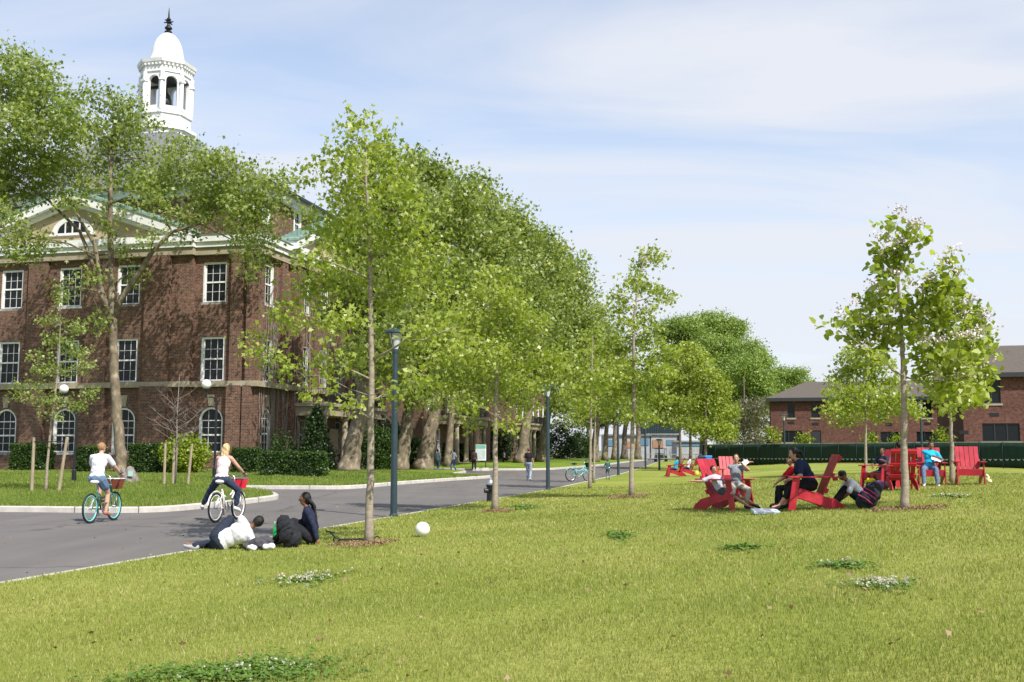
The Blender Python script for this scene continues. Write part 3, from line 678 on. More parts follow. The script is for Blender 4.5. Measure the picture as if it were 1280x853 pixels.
PL = [  # px, depth, trunk pts, blobs, label, radius
 (437, 62, [(436, 590), (440, 560), (450, 520), (458, 470), (465, 400), (470, 330), (478, 260)],
  [(480, 225, 34, 30), (450, 262, 34, 28), (500, 270, 36, 34), (430, 300, 28, 22), (470, 315, 44, 34), (505, 345, 36, 36), (440, 345, 34, 26), (470, 385, 44, 30), (425, 390, 24, 18), (505, 410, 32, 30), (470, 440, 34, 24), (440, 455, 20, 14), (490, 470, 26, 16)], 'thick-trunked plane tree leaning beside the white portico column', 0.62),
 (505, 72, [(499, 590), (505, 555), (512, 515), (520, 470), (525, 400), (530, 320), (530, 250)],
  [(520, 215, 26, 22), (545, 222, 28, 24), (530, 260, 38, 32), (560, 285, 36, 36), (525, 310, 36, 34), (560, 345, 40, 36), (520, 375, 36, 34), (565, 405, 36, 30), (530, 435, 38, 28), (555, 470, 26, 22), (515, 490, 26, 16), (575, 250, 24, 22)], 'plane tree with a straight dappled trunk between the portico and the brick wing', 0.56),
 (533, 78, [(528, 588), (533, 560), (540, 530), (548, 480), (565, 400), (580, 320), (585, 260)],
  [(590, 238, 26, 22), (570, 262, 28, 24), (610, 262, 26, 24), (590, 300, 36, 32), (625, 300, 28, 30), (605, 345, 38, 34), (580, 385, 36, 32), (625, 390, 32, 32), (600, 430, 38, 28), (575, 465, 28, 18), (620, 470, 28, 20)], 'forked plane tree with a massive grey base near the brick doorway', 0.72),
 (562, 92, [(560, 585), (562, 550), (566, 500), (590, 400), (625, 300)],
  [(640, 275, 24, 24), (650, 310, 30, 28), (640, 350, 34, 32), (660, 385, 32, 30), (630, 425, 34, 28), (610, 470, 30, 22), (585, 500, 26, 12)], 'plane tree with a dark slim trunk left of the map board', 0.4),
 (655, 104, [(651, 578), (655, 550), (660, 510), (665, 450), (675, 380), (680, 320)],
  [(668, 300, 22, 20), (690, 315, 20, 18), (680, 345, 30, 26), (655, 360, 28, 26), (690, 385, 28, 28), (665, 410, 32, 28), (690, 440, 28, 26), (655, 455, 28, 22), (680, 478, 28, 16), (640, 490, 24, 12)], 'plane tree with a thick trunk behind the walker in the dark top', 0.66),
 (681, 112, [(677, 578), (681, 545), (684, 520), (692, 470), (705, 400), (712, 350)],
  [(715, 335, 20, 18), (700, 350, 22, 20), (728, 362, 16, 16), (715, 385, 28, 26), (735, 400, 18, 22), (710, 425, 32, 28), (735, 440, 20, 24), (705, 465, 32, 22), (730, 485, 26, 18), (700, 505, 24, 14)], 'plane tree forking low behind the second tall lamp post', 0.62),
 (745, 128, [(743, 577), (745, 545), (747, 510), (752, 450), (755, 410)],
  [(745, 395, 16, 16), (756, 412, 13, 13), (748, 435, 26, 22), (765, 450, 16, 18), (745, 475, 30, 22), (765, 495, 22, 18), (740, 512, 26, 13), (726, 525, 18, 9)], 'plane tree with brown trunk directly behind the pair of thin saplings', 0.55),
 (757, 142, [(756, 576), (758, 545), (760, 500), (765, 440)],
  [(768, 430, 12, 12), (772, 455, 16, 16), (765, 480, 22, 18), (780, 500, 20, 16), (765, 518, 22, 9)], 'slim plane tree, second in the far trunk row', 0.42),
 (768, 152, [(768, 576), (769, 540), (770, 500), (775, 460)],
  [(780, 470, 16, 14), (785, 490, 18, 14), (775, 508, 20, 12), (790, 520, 18, 8)], 'slim plane tree, third in the far trunk row beside the lamp post', 0.45),
 (780, 164, [(780, 575), (781, 545), (783, 500), (788, 470)],
  [(792, 480, 16, 12), (800, 498, 18, 14), (788, 512, 20, 10), (806, 516, 14, 9)], 'dark trunked plane tree, fourth in the far trunk row', 0.55),
 (798, 178, [(797, 574), (798, 545), (800, 510), (806, 480)],
  [(812, 485, 16, 12), (820, 502, 18, 12), (806, 516, 18, 9), (826, 516, 12, 7)], 'last plane tree of the far row, in front of the white booths', 0.6)]
for i, (px, Y, tr, bl, lab, rr) in enumerate(PL):
    make_tree('plane_tree', lab, 'tree', tr, Y, bl, 0.24 + 0.0014 * Y, M['leaf_plane'], M['bark_plane'] if i != 9 else M['bark_dark'], rr, 60 + i, cover=1.9, dspread=3.0, group=PLANE,
              base=pbase(tr[0][0], Y), fork=0.35, per=44, sigk=1.8, r_top=0.12, twigs=2, shell=0.35)
# --- background trees on the right of the road
def fence_y(px):
    a = at(879, 570, 92); b = at(1500, 570, 58); d = b - a; rx_ = ray(px, 570); k_ = rx_.x / rx_.y
    t = (k_ * a.y - a.x) / (d.x - k_ * d.y); return a.y + d.y * t
BG = [(735, 260, [(705, 500, 24, 16), (735, 495, 26, 18), (765, 505, 24, 16), (745, 520, 34, 14), (790, 510, 24, 14)], 'far dark green trees seen between the plane trunks', 'leaf_hedge', 0.5),
      (800, 262, [(790, 490, 24, 16), (815, 480, 24, 18), (838, 500, 20, 14), (815, 512, 30, 12)], 'far green tree above the mauve slatted shed', 'leaf_far', 0.5),
      (880, 175, [(835, 415, 20, 14), (858, 408, 22, 14), (888, 405, 26, 16), (915, 412, 20, 14), (865, 430, 30, 18), (900, 435, 30, 20), (875, 460, 36, 24), (910, 468, 24, 22), (850, 455, 24, 20), (860, 500, 40, 24), (900, 505, 28, 20)], 'broad rounded tree towering behind the far lawn trio', 'leaf_far', 0.8),
      (945, 165, [(938, 440, 20, 14), (950, 452, 16, 12), (930, 462, 22, 18), (950, 478, 20, 18), (935, 495, 24, 18), (958, 505, 16, 16), (930, 520, 24, 14)], 'green tree between the bare sapling and the low brick house', 'leaf_far', 0.6),
      (985, 190, [(975, 470, 16, 9), (995, 470, 16, 9), (965, 485, 16, 12), (985, 485, 22, 12), (1008, 482, 10, 8), (975, 505, 24, 14)], 'hazy tree crown rising behind the roof of the low brick house', 'leaf_far', 0.6),
      (930, 135, [(925, 520, 20, 20), (945, 510, 18, 18), (955, 530, 16, 14), (935, 545, 26, 14), (915, 540, 16, 14)], 'dull olive scrubby tree left of the low brick house', 'leaf_olive', 0.3)]
for i, (px, Y, bl, lab, lm, rr) in enumerate(BG):
    make_tree('background_tree', lab, 'tree', [(px, 575), (px, 540), (px, 500), (px, 470)], Y, bl, 0.34, M[lm], M['bark_dark'], rr, 90 + i, cover=1.2 if lm == 'leaf_olive' else 3.0, dspread=4, base=Vector((at(px, 570, Y).x, Y, 0)), fork=0.3, per=44, sigk=1.8, shell=0.3,
              group='tall trees behind the far end of the lawn')
# --- staked young trees on the near verge
def staked(px, py, Y, tr, bl, lab, leafm, stakes, seed, cover, bark, group='staked young trees on the verge', **k):
    x = at(px, py, Y).x; bs = Vector((x, Y, float(left_z(x, Y))))
    t = make_tree('staked_tree', lab, 'tree', tr, Y, bl, 0.11, leafm, bark, 0.055, seed, cover=cover, dspread=0.7, base=bs, per=8, sigk=1.3, fork=0.3, twigs=7, r_top=0.012, group=group, **k)
    return t
Ys = GL(62, 615).y
staked(60, 615, Ys, [(57, 615), (60, 570), (65, 520), (72, 470), (75, 420), (76, 370)],
 [(78, 375, 8, 8), (62, 400, 18, 6), (92, 410, 14, 7), (75, 425, 22, 8), (50, 445, 16, 5), (95, 440, 20, 8), (70, 462, 30, 8), (108, 458, 14, 6), (40, 482, 24, 5), (108, 492, 14, 6), (25, 495, 20, 4), (60, 500, 26, 6), (95, 508, 14, 6), (62, 520, 12, 5)],
 'small sparse leafy tree tied between two wooden stakes at left', M['leaf_plane'], None, 31, 0.9, M['bark_young'])
Yb = GL(219, 607).y
def bare_tree(name, lab, px, py, Y, top, spread, seed, n=26):
    r = random.Random(seed); x = at(px, py, Y).x; z = float(left_z(x, Y)); k = Y / F
    root = empty(name, (x, Y, z), lab, 'tree', 'staked young trees on the verge')
    mb = MB(); H = (py - top) * k
    mb.tube([(0, 0, -0.05), (0.02, 0, H * 0.3), (-0.02, 0, H * 0.6), (0.03, 0, H)], [0.05, 0.04, 0.025, 0.008], 7)
    for i in range(n):
        z0 = H * r.uniform(0.33, 0.8); an = r.uniform(0, 6.28); L = spread * k * r.uniform(0.5, 1) * (1.15 - z0 / H * 0.5)
        e = Vector((math.cos(an) * L, math.sin(an) * L * 0.8, z0 + L * r.uniform(0.35, 1.1)))
        p = Vector((0, 0, z0)); m_ = p.lerp(e, 0.5) + Vector((r.uniform(-.1, .1), r.uniform(-.1, .1), -0.06 * L))
        mb.tube([p, m_, e], [0.017, 0.011, 0.004], 4, cap=False)
        for q in range(6):
            s = m_.lerp(e, r.uniform(0, 0.9)); d = Vector((r.uniform(-1, 1), r.uniform(-1, 1), r.uniform(0.1, 1))) * L * 0.33
            mb.tube([s, s + d], [0.007, 0.003], 3, cap=False)
    mb.build('trunk', M['bark_bare'], root, smooth=True); return root
bare_tree('staked_tree', 'leafless young tree with a fan of bare twigs held by wooden stakes', 219, 607, Yb, 470, 45, 5)
def stake(px, py, top, Y, lab, lean=0.0):
    x = at(px, py, Y).x; z = float(left_z(x, Y)); k = Y / F
    mb = MB(); H = (py - top) * k; mb.tube([(0, 0, -0.1), (lean * k * 0.5, 0, H / 2), (lean * k, 0, H)], [0.06, 0.057, 0.052], 8)
    o = mb.build('wooden_stake', M['wood'], smooth=False); o.location = (x, Y, z)
    tag(o, lab, 'stake', 'wooden stakes holding young trees'); return o
stake(39.5, 614, 547, Ys, 'upright wooden stake left of the leafy staked tree')
stake(73, 615, 547, Ys - 0.2, 'leaning wooden stake right of the leafy staked tree', 8)
stake(205, 607, 554, Yb, 'upright wooden stake left of the leafless staked tree')
stake(216, 607, 556, Yb + .6, 'wooden stake standing right behind the leafless staked tree')
stake(234.5, 607, 556, Yb, 'leaning wooden stake right of the leafless staked tree', 4)
mb = MB(); p0 = at(40, 552, Ys); p1 = at(80, 552, Ys - .2); mb.tube([p0, p0.lerp(p1, .5) + Vector((0, -0.07, -.02)), p1], 0.02, 6)
tag(mb.build('tie_strap', M['rubber']), 'dark strap tying the leafy young tree to its two stakes', 'strap')
# --- hedges, bushes
def hedge(lab, px0, px1, pyt, pyb, depth=1.3, seed=1, lm='leaf_hedge', roundness=0.0, dens=1.0):
    r = np.random.default_rng(seed); a = GL((px0 + px1) / 2, pyb); Y = a.y
    x0 = at(px0, pyb, Y).x; x1 = at(px1, pyb, Y).x; H = at(px0, pyt, Y).z - a.z
    root = empty('clipped_hedge', ((x0 + x1) / 2, Y, a.z), lab, 'hedge', 'clipped hedges at the foot of the building')
    W = x1 - x0; n = int(900 * dens * (W * H + W * depth + 2 * depth * H)) // 10
    # sample on the box surface
    fa = r.random(n); P = np.empty((n, 3)); A = [W * H, W * depth, depth * H, depth * H]; A = np.cumsum(A) / sum(A)
    u = r.random(n); v = r.random(n)
    P[:] = np.stack([(u - .5) * W, np.zeros(n), v * H], 1)
    s = (fa > A[0]) & (fa <= A[1]); P[s] = np.stack([(u[s] - .5) * W, v[s] * depth, np.full(s.sum(), H)], 1)
    s = (fa > A[1]) & (fa <= A[2]); P[s] = np.stack([np.full(s.sum(), -W / 2), u[s] * depth, v[s] * H], 1)
    s = fa > A[2]; P[s] = np.stack([np.full(s.sum(), W / 2), u[s] * depth, v[s] * H], 1)
    P += r.normal(0, 0.035, P.shape)
    V, T = leaves_at(P, 0.10, 0.05, 8, r, 0, 0.6); soup('foliage', V, 6, M[lm], root, T)
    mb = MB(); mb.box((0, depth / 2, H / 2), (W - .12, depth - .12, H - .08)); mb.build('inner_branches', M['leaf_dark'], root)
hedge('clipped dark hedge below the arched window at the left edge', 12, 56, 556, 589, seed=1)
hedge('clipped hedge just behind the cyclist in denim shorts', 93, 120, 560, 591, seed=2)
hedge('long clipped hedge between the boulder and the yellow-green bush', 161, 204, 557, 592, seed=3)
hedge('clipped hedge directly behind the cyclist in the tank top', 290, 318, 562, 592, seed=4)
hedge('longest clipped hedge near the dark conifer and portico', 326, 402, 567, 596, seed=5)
def bush(name, lab, px, py, rx, ry, n, lm, seed, leaf=0.12, Y=None, zf=left_z, cone=False, cat='bush', per=10, stems=True):
    r = np.random.default_rng(seed)
    if Y is None: Y = G(px, py, lambda a, b: float(zf(a, b))).y
    x = at(px, py, Y).x; z = float(zf(x, Y)); k = Y / F; ax = rx * k; H = ry * 2 * k
    root = empty(name, (x, Y, z), lab, cat)
    u = r.normal(0, 1, (n, 3)); u /= np.linalg.norm(u, axis=1)[:, None]; rr = r.uniform(0.55, 1.05, n)
    if cone:
        h = r.random(n) ** 1.4; an = r.uniform(0, 6.28, n); w = ax * (1.02 - h) * r.uniform(0.7, 1.1, n)
        P = np.stack([np.cos(an) * w, np.sin(an) * w, h * H], 1)
    else:
        lump = 1 + 0.14 * np.sin(u[:, 0] * 7 + seed) * np.cos(u[:, 2] * 6 + u[:, 1] * 5)
        P = u * (rr * lump)[:, None] * np.array([ax, ax * 0.8, H * 0.52]) + np.array([0, 0, H * 0.48]); P[:, 2] = np.maximum(P[:, 2], 0.03)
    V, T = leaves_at(P, leaf, leaf * 1.1, per, r, 0.1, 0.6); soup('foliage', V, 6, M[lm], root, T)
    mb = MB()
    for i in range(9):
        a = r.uniform(0, 6.28); q = r.uniform(.2, .8)
        mb.tube([(0, 0, -.05), (math.cos(a) * ax * q * .5, math.sin(a) * ax * q * .4, H * .4), (math.cos(a) * ax * q * (0.2 if cone else 1), math.sin(a) * ax * q * .8 * (0.2 if cone else 1), H * .8)], [.03, .02, .006], 5)
    mb.build('stems', M['bark_dark'], root, smooth=True); return root
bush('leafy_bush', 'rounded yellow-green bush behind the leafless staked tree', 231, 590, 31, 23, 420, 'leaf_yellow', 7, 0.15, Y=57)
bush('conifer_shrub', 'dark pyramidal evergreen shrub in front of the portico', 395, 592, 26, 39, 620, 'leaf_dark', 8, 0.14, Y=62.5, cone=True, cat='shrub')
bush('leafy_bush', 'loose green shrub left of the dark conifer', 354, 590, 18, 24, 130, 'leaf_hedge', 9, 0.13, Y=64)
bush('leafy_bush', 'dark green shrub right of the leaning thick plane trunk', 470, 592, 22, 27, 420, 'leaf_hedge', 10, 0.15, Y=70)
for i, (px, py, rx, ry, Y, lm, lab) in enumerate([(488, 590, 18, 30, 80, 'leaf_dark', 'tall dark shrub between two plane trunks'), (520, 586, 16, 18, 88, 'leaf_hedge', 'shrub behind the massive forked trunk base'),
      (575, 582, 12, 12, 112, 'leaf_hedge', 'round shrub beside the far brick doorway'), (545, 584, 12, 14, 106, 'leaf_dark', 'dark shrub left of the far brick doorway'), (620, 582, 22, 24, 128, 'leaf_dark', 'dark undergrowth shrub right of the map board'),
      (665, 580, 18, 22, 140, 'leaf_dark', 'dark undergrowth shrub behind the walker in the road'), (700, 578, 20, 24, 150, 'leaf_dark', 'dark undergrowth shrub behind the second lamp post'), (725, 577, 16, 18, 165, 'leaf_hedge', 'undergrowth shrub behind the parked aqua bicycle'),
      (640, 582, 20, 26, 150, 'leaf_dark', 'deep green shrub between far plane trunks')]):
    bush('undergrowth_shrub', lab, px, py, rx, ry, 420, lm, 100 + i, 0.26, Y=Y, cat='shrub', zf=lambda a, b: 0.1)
for i, (px, rx, ry, lm, lab) in enumerate([(905, 14, 12, 'leaf_olive', 'dry grey-brown scrub left of the bare sapling'), (945, 18, 9, 'leaf_olive', 'grey-brown scrub above the left part of the fence'), (965, 12, 15, 'leaf_yellow', 'bright green bush at the corner of the low brick house'), (1005, 9, 12, 'leaf_yellow', 'bright spiky bush under the lower left house window'),
      (1090, 8, 12, 'leaf_yellow', 'bright bush below the middle windows of the low house'), (1122, 8, 11, 'leaf_yellow', 'bright bush above the fence behind the blossoming tree'), (1180, 12, 17, 'leaf_yellow', 'bright bush above the fence left of the empty red chair')]):
    Y = fence_y(px) + 3.0; bush('scrub_bush', lab, px, 570, rx, ry + 11, 150, lm, 130 + i, 0.2, Y=Y, zf=lambda a, b: 0.1)
# ---------------------------------------------------------------- main brick building
TH = math.atan(0.236); CR = at(316, 560, 66.0)
BO = Vector((CR.x, 66.0, 0.0))
ex = Vector((math.cos(TH), -math.sin(TH), 0)); ey = Vector((math.sin(TH), math.cos(TH), 0))
def bpix(px, py, axis, val):
    """photo point -> building coordinates on the plane local[axis]=val; returns (other horizontal, z)"""
    d = ray(px, py); o = Vector((0, 0, CZ)) - BO
    n = ex if axis == 0 else ey; t = (val - o.dot(n)) / d.dot(n); p = o + d * t
    return ((p.dot(ey) if axis == 0 else p.dot(ex)), p.z)
fx = lambda px, v=0.0: bpix(px, 450, 1, v)[0]
fz = lambda px, py, v=0.0: bpix(px, py, 1, v)[1]
def sash_window(w, h, arch=False, cols=3, rows=4, name='sash_window'):
    """returns (frame mesh, pane mesh); origin bottom centre, outside is -y"""
    f = MB(); t = 0.15; z1 = h - (w / 2 if arch else 0)
    y0, y1 = -0.03, 0.16
    f.bx(-w / 2, -w / 2 + t, y0, y1, 0, z1); f.bx(w / 2 - t, w / 2, y0, y1, 0, z1)
    f.bx(-w / 2 - 0.08, w / 2 + 0.08, -0.10, y1 + .01, -0.14, 0.0)      # sill
    if arch:
        seg = 10; r1 = w / 2; r0 = r1 - t
        for i in range(seg):
            a0 = math.pi * i / seg; a1 = math.pi * (i + 1) / seg
            f.prism([(math.cos(a0) * r0, y0, z1 + math.sin(a0) * r0), (math.cos(a0) * r1, y0, z1 + math.sin(a0) * r1), (math.cos(a1) * r1, y0, z1 + math.sin(a1) * r1), (math.cos(a1) * r0, y0, z1 + math.sin(a1) * r0)], (0, y1 - y0, 0))
    else: f.bx(-w / 2 + t, w / 2 - t, y0, y1, h - t, h)
    iw = w - 2 * t; mid = (z1 if arch else h) * (0.55 if arch else 0.5)
    f.bx(-iw / 2, iw / 2, 0.05, 0.13, mid - 0.05, mid + 0.05)
    f.bx(-iw / 2, iw / 2, 0.06, 0.14, 0.0, 0.10)
    for s in (-1, 1): f.bx(s * iw / 2, s * (iw / 2 - 0.05), 0.06, 0.14, 0.1, z1 if arch else h - t)
    top = (h - t) if not arch else z1 + (w / 2 - t) * 0.9
    for c in range(1, cols):
        x = -iw / 2 + iw * c / cols; f.bx(x - 0.011, x + 0.011, 0.085, 0.125, 0.1, top)
    for a, b in ((0.1, mid), (mid, z1 if arch else h - t)):
        for k in range(1, rows // 2):
            z = a + (b - a) * k / (rows // 2); f.bx(-iw / 2, iw / 2, 0.087, 0.123, z - 0.011, z + 0.011)
    if arch: f.bx(-iw / 2, iw / 2, 0.08, 0.13, z1 - 0.03, z1 + 0.03)
    g = MB()
    if arch:
        pts = [(-iw / 2, 0.12, 0.02), (iw / 2, 0.12, 0.02)] + [(math.cos(math.pi * i / 10) * iw / 2, 0.12, z1 + math.sin(math.pi * i / 10) * iw / 2) for i in range(11)]
        g.prism(pts, (0, 0.02, 0))
    else: g.bx(-iw / 2, iw / 2, 0.11, 0.13, 0.02, h - t)
    return f.mesh(name + '_frame', M['white']), g.mesh(name + '_pane', M['glass'])
def wall_holes(mb, x0, x1, z0, z1, holes, T, rev=0.3):
    """wall face in local (u, z) with holes (u0,u1,z0,z1,arch); T maps (u, depth, z) -> 3d"""
    xs = sorted({x0, x1, *[h[0] for h in holes], *[h[1] for h in holes]}); zs = sorted({z0, z1, *[h[2] for h in holes], *[h[3] for h in holes]})
    xs = [x for x in xs if x0 <= x <= x1]; zs = [z for z in zs if z0 <= z <= z1]
    for i in range(len(xs) - 1):
        for j in range(len(zs) - 1):
            cx = (xs[i] + xs[i + 1]) / 2; cz = (zs[j] + zs[j + 1]) / 2
            if any(h[0] < cx < h[1] and h[2] < cz < h[3] for h in holes): continue
            mb.add([T(xs[i], 0, zs[j]), T(xs[i + 1], 0, zs[j]), T(xs[i + 1], 0, zs[j + 1]), T(xs[i], 0, zs[j + 1])], [(0, 1, 2, 3)])
    for h in holes:
        a, b, c, d = h[:4]; arch = len(h) > 4 and h[4]
        rt = (b - a) / 2; zs_ = d - rt if arch else d
        for q in ([(a, c), (a, zs_)], [(b, zs_), (b, c)], [(b, c), (a, c)]) + (() if arch else ([(a, d), (b, d)],)):
            (u0, w0), (u1, w1) = q; mb.add([T(u0, 0, w0), T(u1, 0, w1), T(u1, rev, w1), T(u0, rev, w0)], [(0, 1, 2, 3)])
        if arch:
            N = 12; m_ = (a + b) / 2
            for k in range(N):
                t0 = math.pi * k / N; t1 = math.pi * (k + 1) / N
                p0 = (m_ + math.cos(t0) * rt, zs_ + math.sin(t0) * rt); p1 = (m_ + math.cos(t1) * rt, zs_ + math.sin(t1) * rt)
                mb.add([T(p0[0], 0, p0[1]), T(p0[0], 0, d), T(p1[0], 0, d), T(p1[0], 0, p1[1])], [(0, 1, 2, 3)])
                mb.add([T(p0[0], 0, p0[1]), T(p1[0], 0, p1[1]), T(p1[0], rev, p1[1]), T(p0[0], rev, p0[1])], [(0, 1, 2, 3)])
        mb.add([T(a, rev, c), T(b, rev, c), T(b, rev, d), T(a, rev, d)], [(0, 1, 2, 3)])
def put_window(meshes, root, loc, rz, label=None):
    o = link_mesh('window', meshes[0], root); o.location = loc; o.rotation_euler = (0, 0, rz)
    g = link_mesh('pane', meshes[1], o); return o
xc = fx(88); W = 2 * -xc; D = 22.6                      # half-width from corner to the pediment axis
z_str = fz(250, 481); z_corn0 = fz(265, 319); z_corn1 = fz(265, 294.5); z_attic = fz(265, 233); 
bld = empty('brick_building', BO, 'three-storey dark brick building with white cupola, pediment and portico at left', 'building', rz=-TH)
TF = lambda u, d, z: (u, d, z)            # front wall
TS = lambda u, d, z: (-d, u, z)           # side wall
wz3 = (fz(265, 378), fz(265, 327.5)); wz2 = (fz(262, 476.5), fz(262, 421)); wz1 = (fz(262, 566), fz(262, 508.5))
ww = fx(281) - fx(250)
wcx = [fx(15), fx(88), fx(161), fx(265.5)]; wcx = wcx + [2 * xc - wcx[3]]
# project the pavilion bay forward
pr = fx(241); pav = (2 * xc - pr, pr)
win3 = sash_window(ww, wz3[1] - wz3[0]); win2 = sash_window(ww * 0.97, wz2[1] - wz2[0]); win1 = sash_window(ww * 1.0, wz1[1] - wz1[0], True, 3, 4)
wsh = [6.6, 9.8, 12.9, 16.1]; side_c = [1.75] + wsh + [20.9]
def hole(c, w, zz, a=False): return (c - w / 2 + .03, c + w / 2 - .03, zz[0] + .02, zz[1] - .02, a)
mb = MB()
PD = 0.35
wall_holes(mb, pav[0], pav[1], 0, z_corn0, [hole(c, ww, z, a) for c in wcx[:3] for z, a in ((wz3, False), (wz2, False), (wz1, True))], lambda u, d, z: (u, d - PD, z))
wall_holes(mb, pav[1], 0, 0, z_corn0, [hole(wcx[3], ww, z, a) for z, a in ((wz3, False), (wz2, False), (wz1, True))], TF)
wall_holes(mb, -W, pav[0], 0, z_corn0, [hole(wcx[4], ww, z, a) for z, a in ((wz3, False), (wz2, False), (wz1, True))], TF)
for s in pav: mb.add([(s, -PD, 0), (s, 0.0, 0), (s, 0.0, z_corn0), (s, -PD, z_corn0)], [(0, 1, 2, 3)])
spv = (4.9, D - 4.9); SPD = 0.4
side_z = [(wz3, False), (wz2, False), (wz1, True)]
wsw = 1.45
wall_holes(mb, 0, spv[0], 0, z_corn0, [hole(side_c[0], wsw, z, a) for z, a in side_z], TS)
wall_holes(mb, spv[0], spv[1], 0, z_corn0, [hole(c, wsw, z, a) for c in wsh for z, a in side_z], lambda u, d, z: (SPD - d, u, z))
wall_holes(mb, spv[1], D, 0, z_corn0, [hole(side_c[5], wsw, z, a) for z, a in side_z], TS)
for s in spv: mb.add([(SPD, s, 0), (0, s, 0), (0, s, z_corn0), (SPD, s, z_corn0)], [(0, 1, 2, 3)])
mb.add([(-W, D, 0), (0, D, 0), (0, D, z_corn0), (-W, D, z_corn0)], [(0, 1, 2, 3)]); mb.add([(-W, 0, 0), (-W, D, 0), (-W, D, z_corn0), (-W, 0, z_corn0)], [(0, 1, 2, 3)])
# pilasters
zb = z_str + 0.20
for (a, b, v, pd) in ((185, 215, -PD, .32), (111, 138, -PD, .22), (38, 62, -PD, .22), (289, 303, 0, .30), (309, 315.5, 0, .3)):
    u0, u1 = fx(a), fx(b); mb.bx(u0, u1, v - pd, v + 0.05, zb, z_corn0 + .02)
    mb.bx(u0 - .1, u1 + .1, v - pd - .1, v + 0.05, 0, z_str - .1)
mb.bx(-0.45, 0.12, -0.003, 0.9, zb, z_corn0 - .01)
for L in (spv[0] + .5, 8.2, 14.5, spv[1] - .5): mb.bx(SPD - .05, SPD + .22, L - .45, L + .45, zb, z_corn0)
for L in (3.6, D - 3.5): mb.bx(-.05, .25, L - .4, L + .4, zb, z_corn0)
mb.build('wall', M['brick'], bld)
# attic storey
mb = MB(); ai = 0.9; aw = (0.95, 1.35)
za0 = z_corn0 - 0.5
sa = [c for c in side_c if 1 < c < D - 1]
zaw = (z_corn1 + 1.1, z_corn1 + 2.9)
wall_holes(mb, ai, D - ai, za0, z_attic, [(c - .55, c + .55, zaw[0], zaw[1], False) for c in sa], lambda u, d, z: (-ai + .5 - d, u, z))
mb.add([(-W + ai, ai, za0), (-ai + .5, ai, za0), (-ai + .5, ai, z_attic), (-W + ai, ai, z_attic)], [(0, 1, 2, 3)])
mb.add([(-W + ai, D - ai, za0), (-ai + .5, D - ai, za0), (-ai + .5, D - ai, z_attic), (-W + ai, D - ai, z_attic)], [(0, 1, 2, 3)])
mb.add([(-W + ai, ai, za0), (-W + ai, D - ai, za0), (-W + ai, D - ai, z_attic), (-W + ai, ai, z_attic)], [(0, 1, 2, 3)])
mb.build('attic_wall', M['brick'], bld)
win4 = sash_window(1.2, 1.85, False, 2, 4)
for c in sa: put_window(win4, bld, (-ai + .5, c, zaw[0]), math.pi / 2)
# windows, front then side
def hood(root, c, z, T):
    k = MB(); k.prism([T(c - .16, -.06, z), T(c + .16, -.06, z), T(c + .26, -.06, z + .75), T(c - .26, -.06, z + .75)], Vector(T(0, .1, 0)) - Vector(T(0, 0, 0))); k.build('keystone', M['stone'], root)
for i, c in enumerate(wcx):
    v = -PD if i < 3 else 0
    for j, (mm, z) in enumerate(((win3, wz3), (win2, wz2), (win1, wz1))):
        put_window(mm, bld, (c, v + .10, z[0]), 0)
    hood(bld, c, wz1[1] + .04, lambda u, d, z, v=v: (u, v + d, z))
sw3 = sash_window(wsw, wz3[1] - wz3[0]); sw2 = sash_window(wsw, wz2[1] - wz2[0]); sw1 = sash_window(wsw, wz1[1] - wz1[0], True)
for c in side_c:
    v = SPD if c in wsh else 0
    for mm, z in ((sw3, wz3), (sw2, wz2), (sw1, wz1)): put_window(mm, bld, (v - .10, c, z[0]), math.pi / 2)
    hood(bld, c, wz1[1] + .04, lambda u, d, z, v=v: (v - d, u, z))
# string course, cornice
def around(mb, z0, z1, o, extra=0.0):
    """band following front, pavilion and side at projection o (flush joints)"""
    mb.bx(-W - o, pav[0] - .001, -o, 0.05, z0, z1); mb.bx(pav[1] + .001, 0 + o, -o, 0.05, z0, z1)
    mb.bx(pav[0] - o * .5, pav[1] + o * .5, -PD - o - .003, -PD + .1, z0 + .002, z1 - .002)
    mb.bx(-.05, o - .003, 0.051, spv[0], z0 + .003, z1 - .003); mb.bx(-.05, o - .003, spv[1], D, z0 + .003, z1 - .003)
    mb.bx(SPD - .1, SPD + o, spv[0] - o * .5, spv[1] + o * .5, z0 + .004, z1 - .004)
mb = MB(); around(mb, z_str - 0.17, z_str + 0.19, 0.36); mb.build('string_course', M['stone'], bld)
mb = MB(); hf = z_corn1 - z_corn0; around(mb, z_corn0 - .02, z_corn0 + hf * 0.36, 0.30); mb.build('frieze', M['stone'], bld)
mb = MB(); around(mb, z_corn0 + hf * .36, z_corn0 + hf * .62, 0.42); around(mb, z_corn0 + hf * .62, z_corn1 - .05, 0.56)
mb.build('cornice', M['white'], bld)
mb = MB()
for (x0, x1, y0, y1) in ((pav[1] + .3, .62, -.62, ai), (-W - .6, pav[0] - .3, -.62, ai), (-ai + .5, .62, ai, spv[0] - .1), (-ai + .5, .62, spv[1] + .1, D)): 
    mb.add([(x0, y0, z_corn1 - .04), (x1, y0, z_corn1 - .04), (x1, y1, z_corn1 + .28), (x0, y1, z_corn1 + .28)] if x1 - x0 > 5 or y0 < 0 else
           [(x1, y0, z_corn1 - .04), (x1, y1, z_corn1 - .04), (x0, y1, z_corn1 + .28), (x0, y0, z_corn1 + .28)], [(0, 1, 2, 3)])
    mb.bx(x0, x1, y0, y1, z_corn1 - .06, z_corn1 - .045)
mb.build('cornice_flashing', M['copper'], bld)
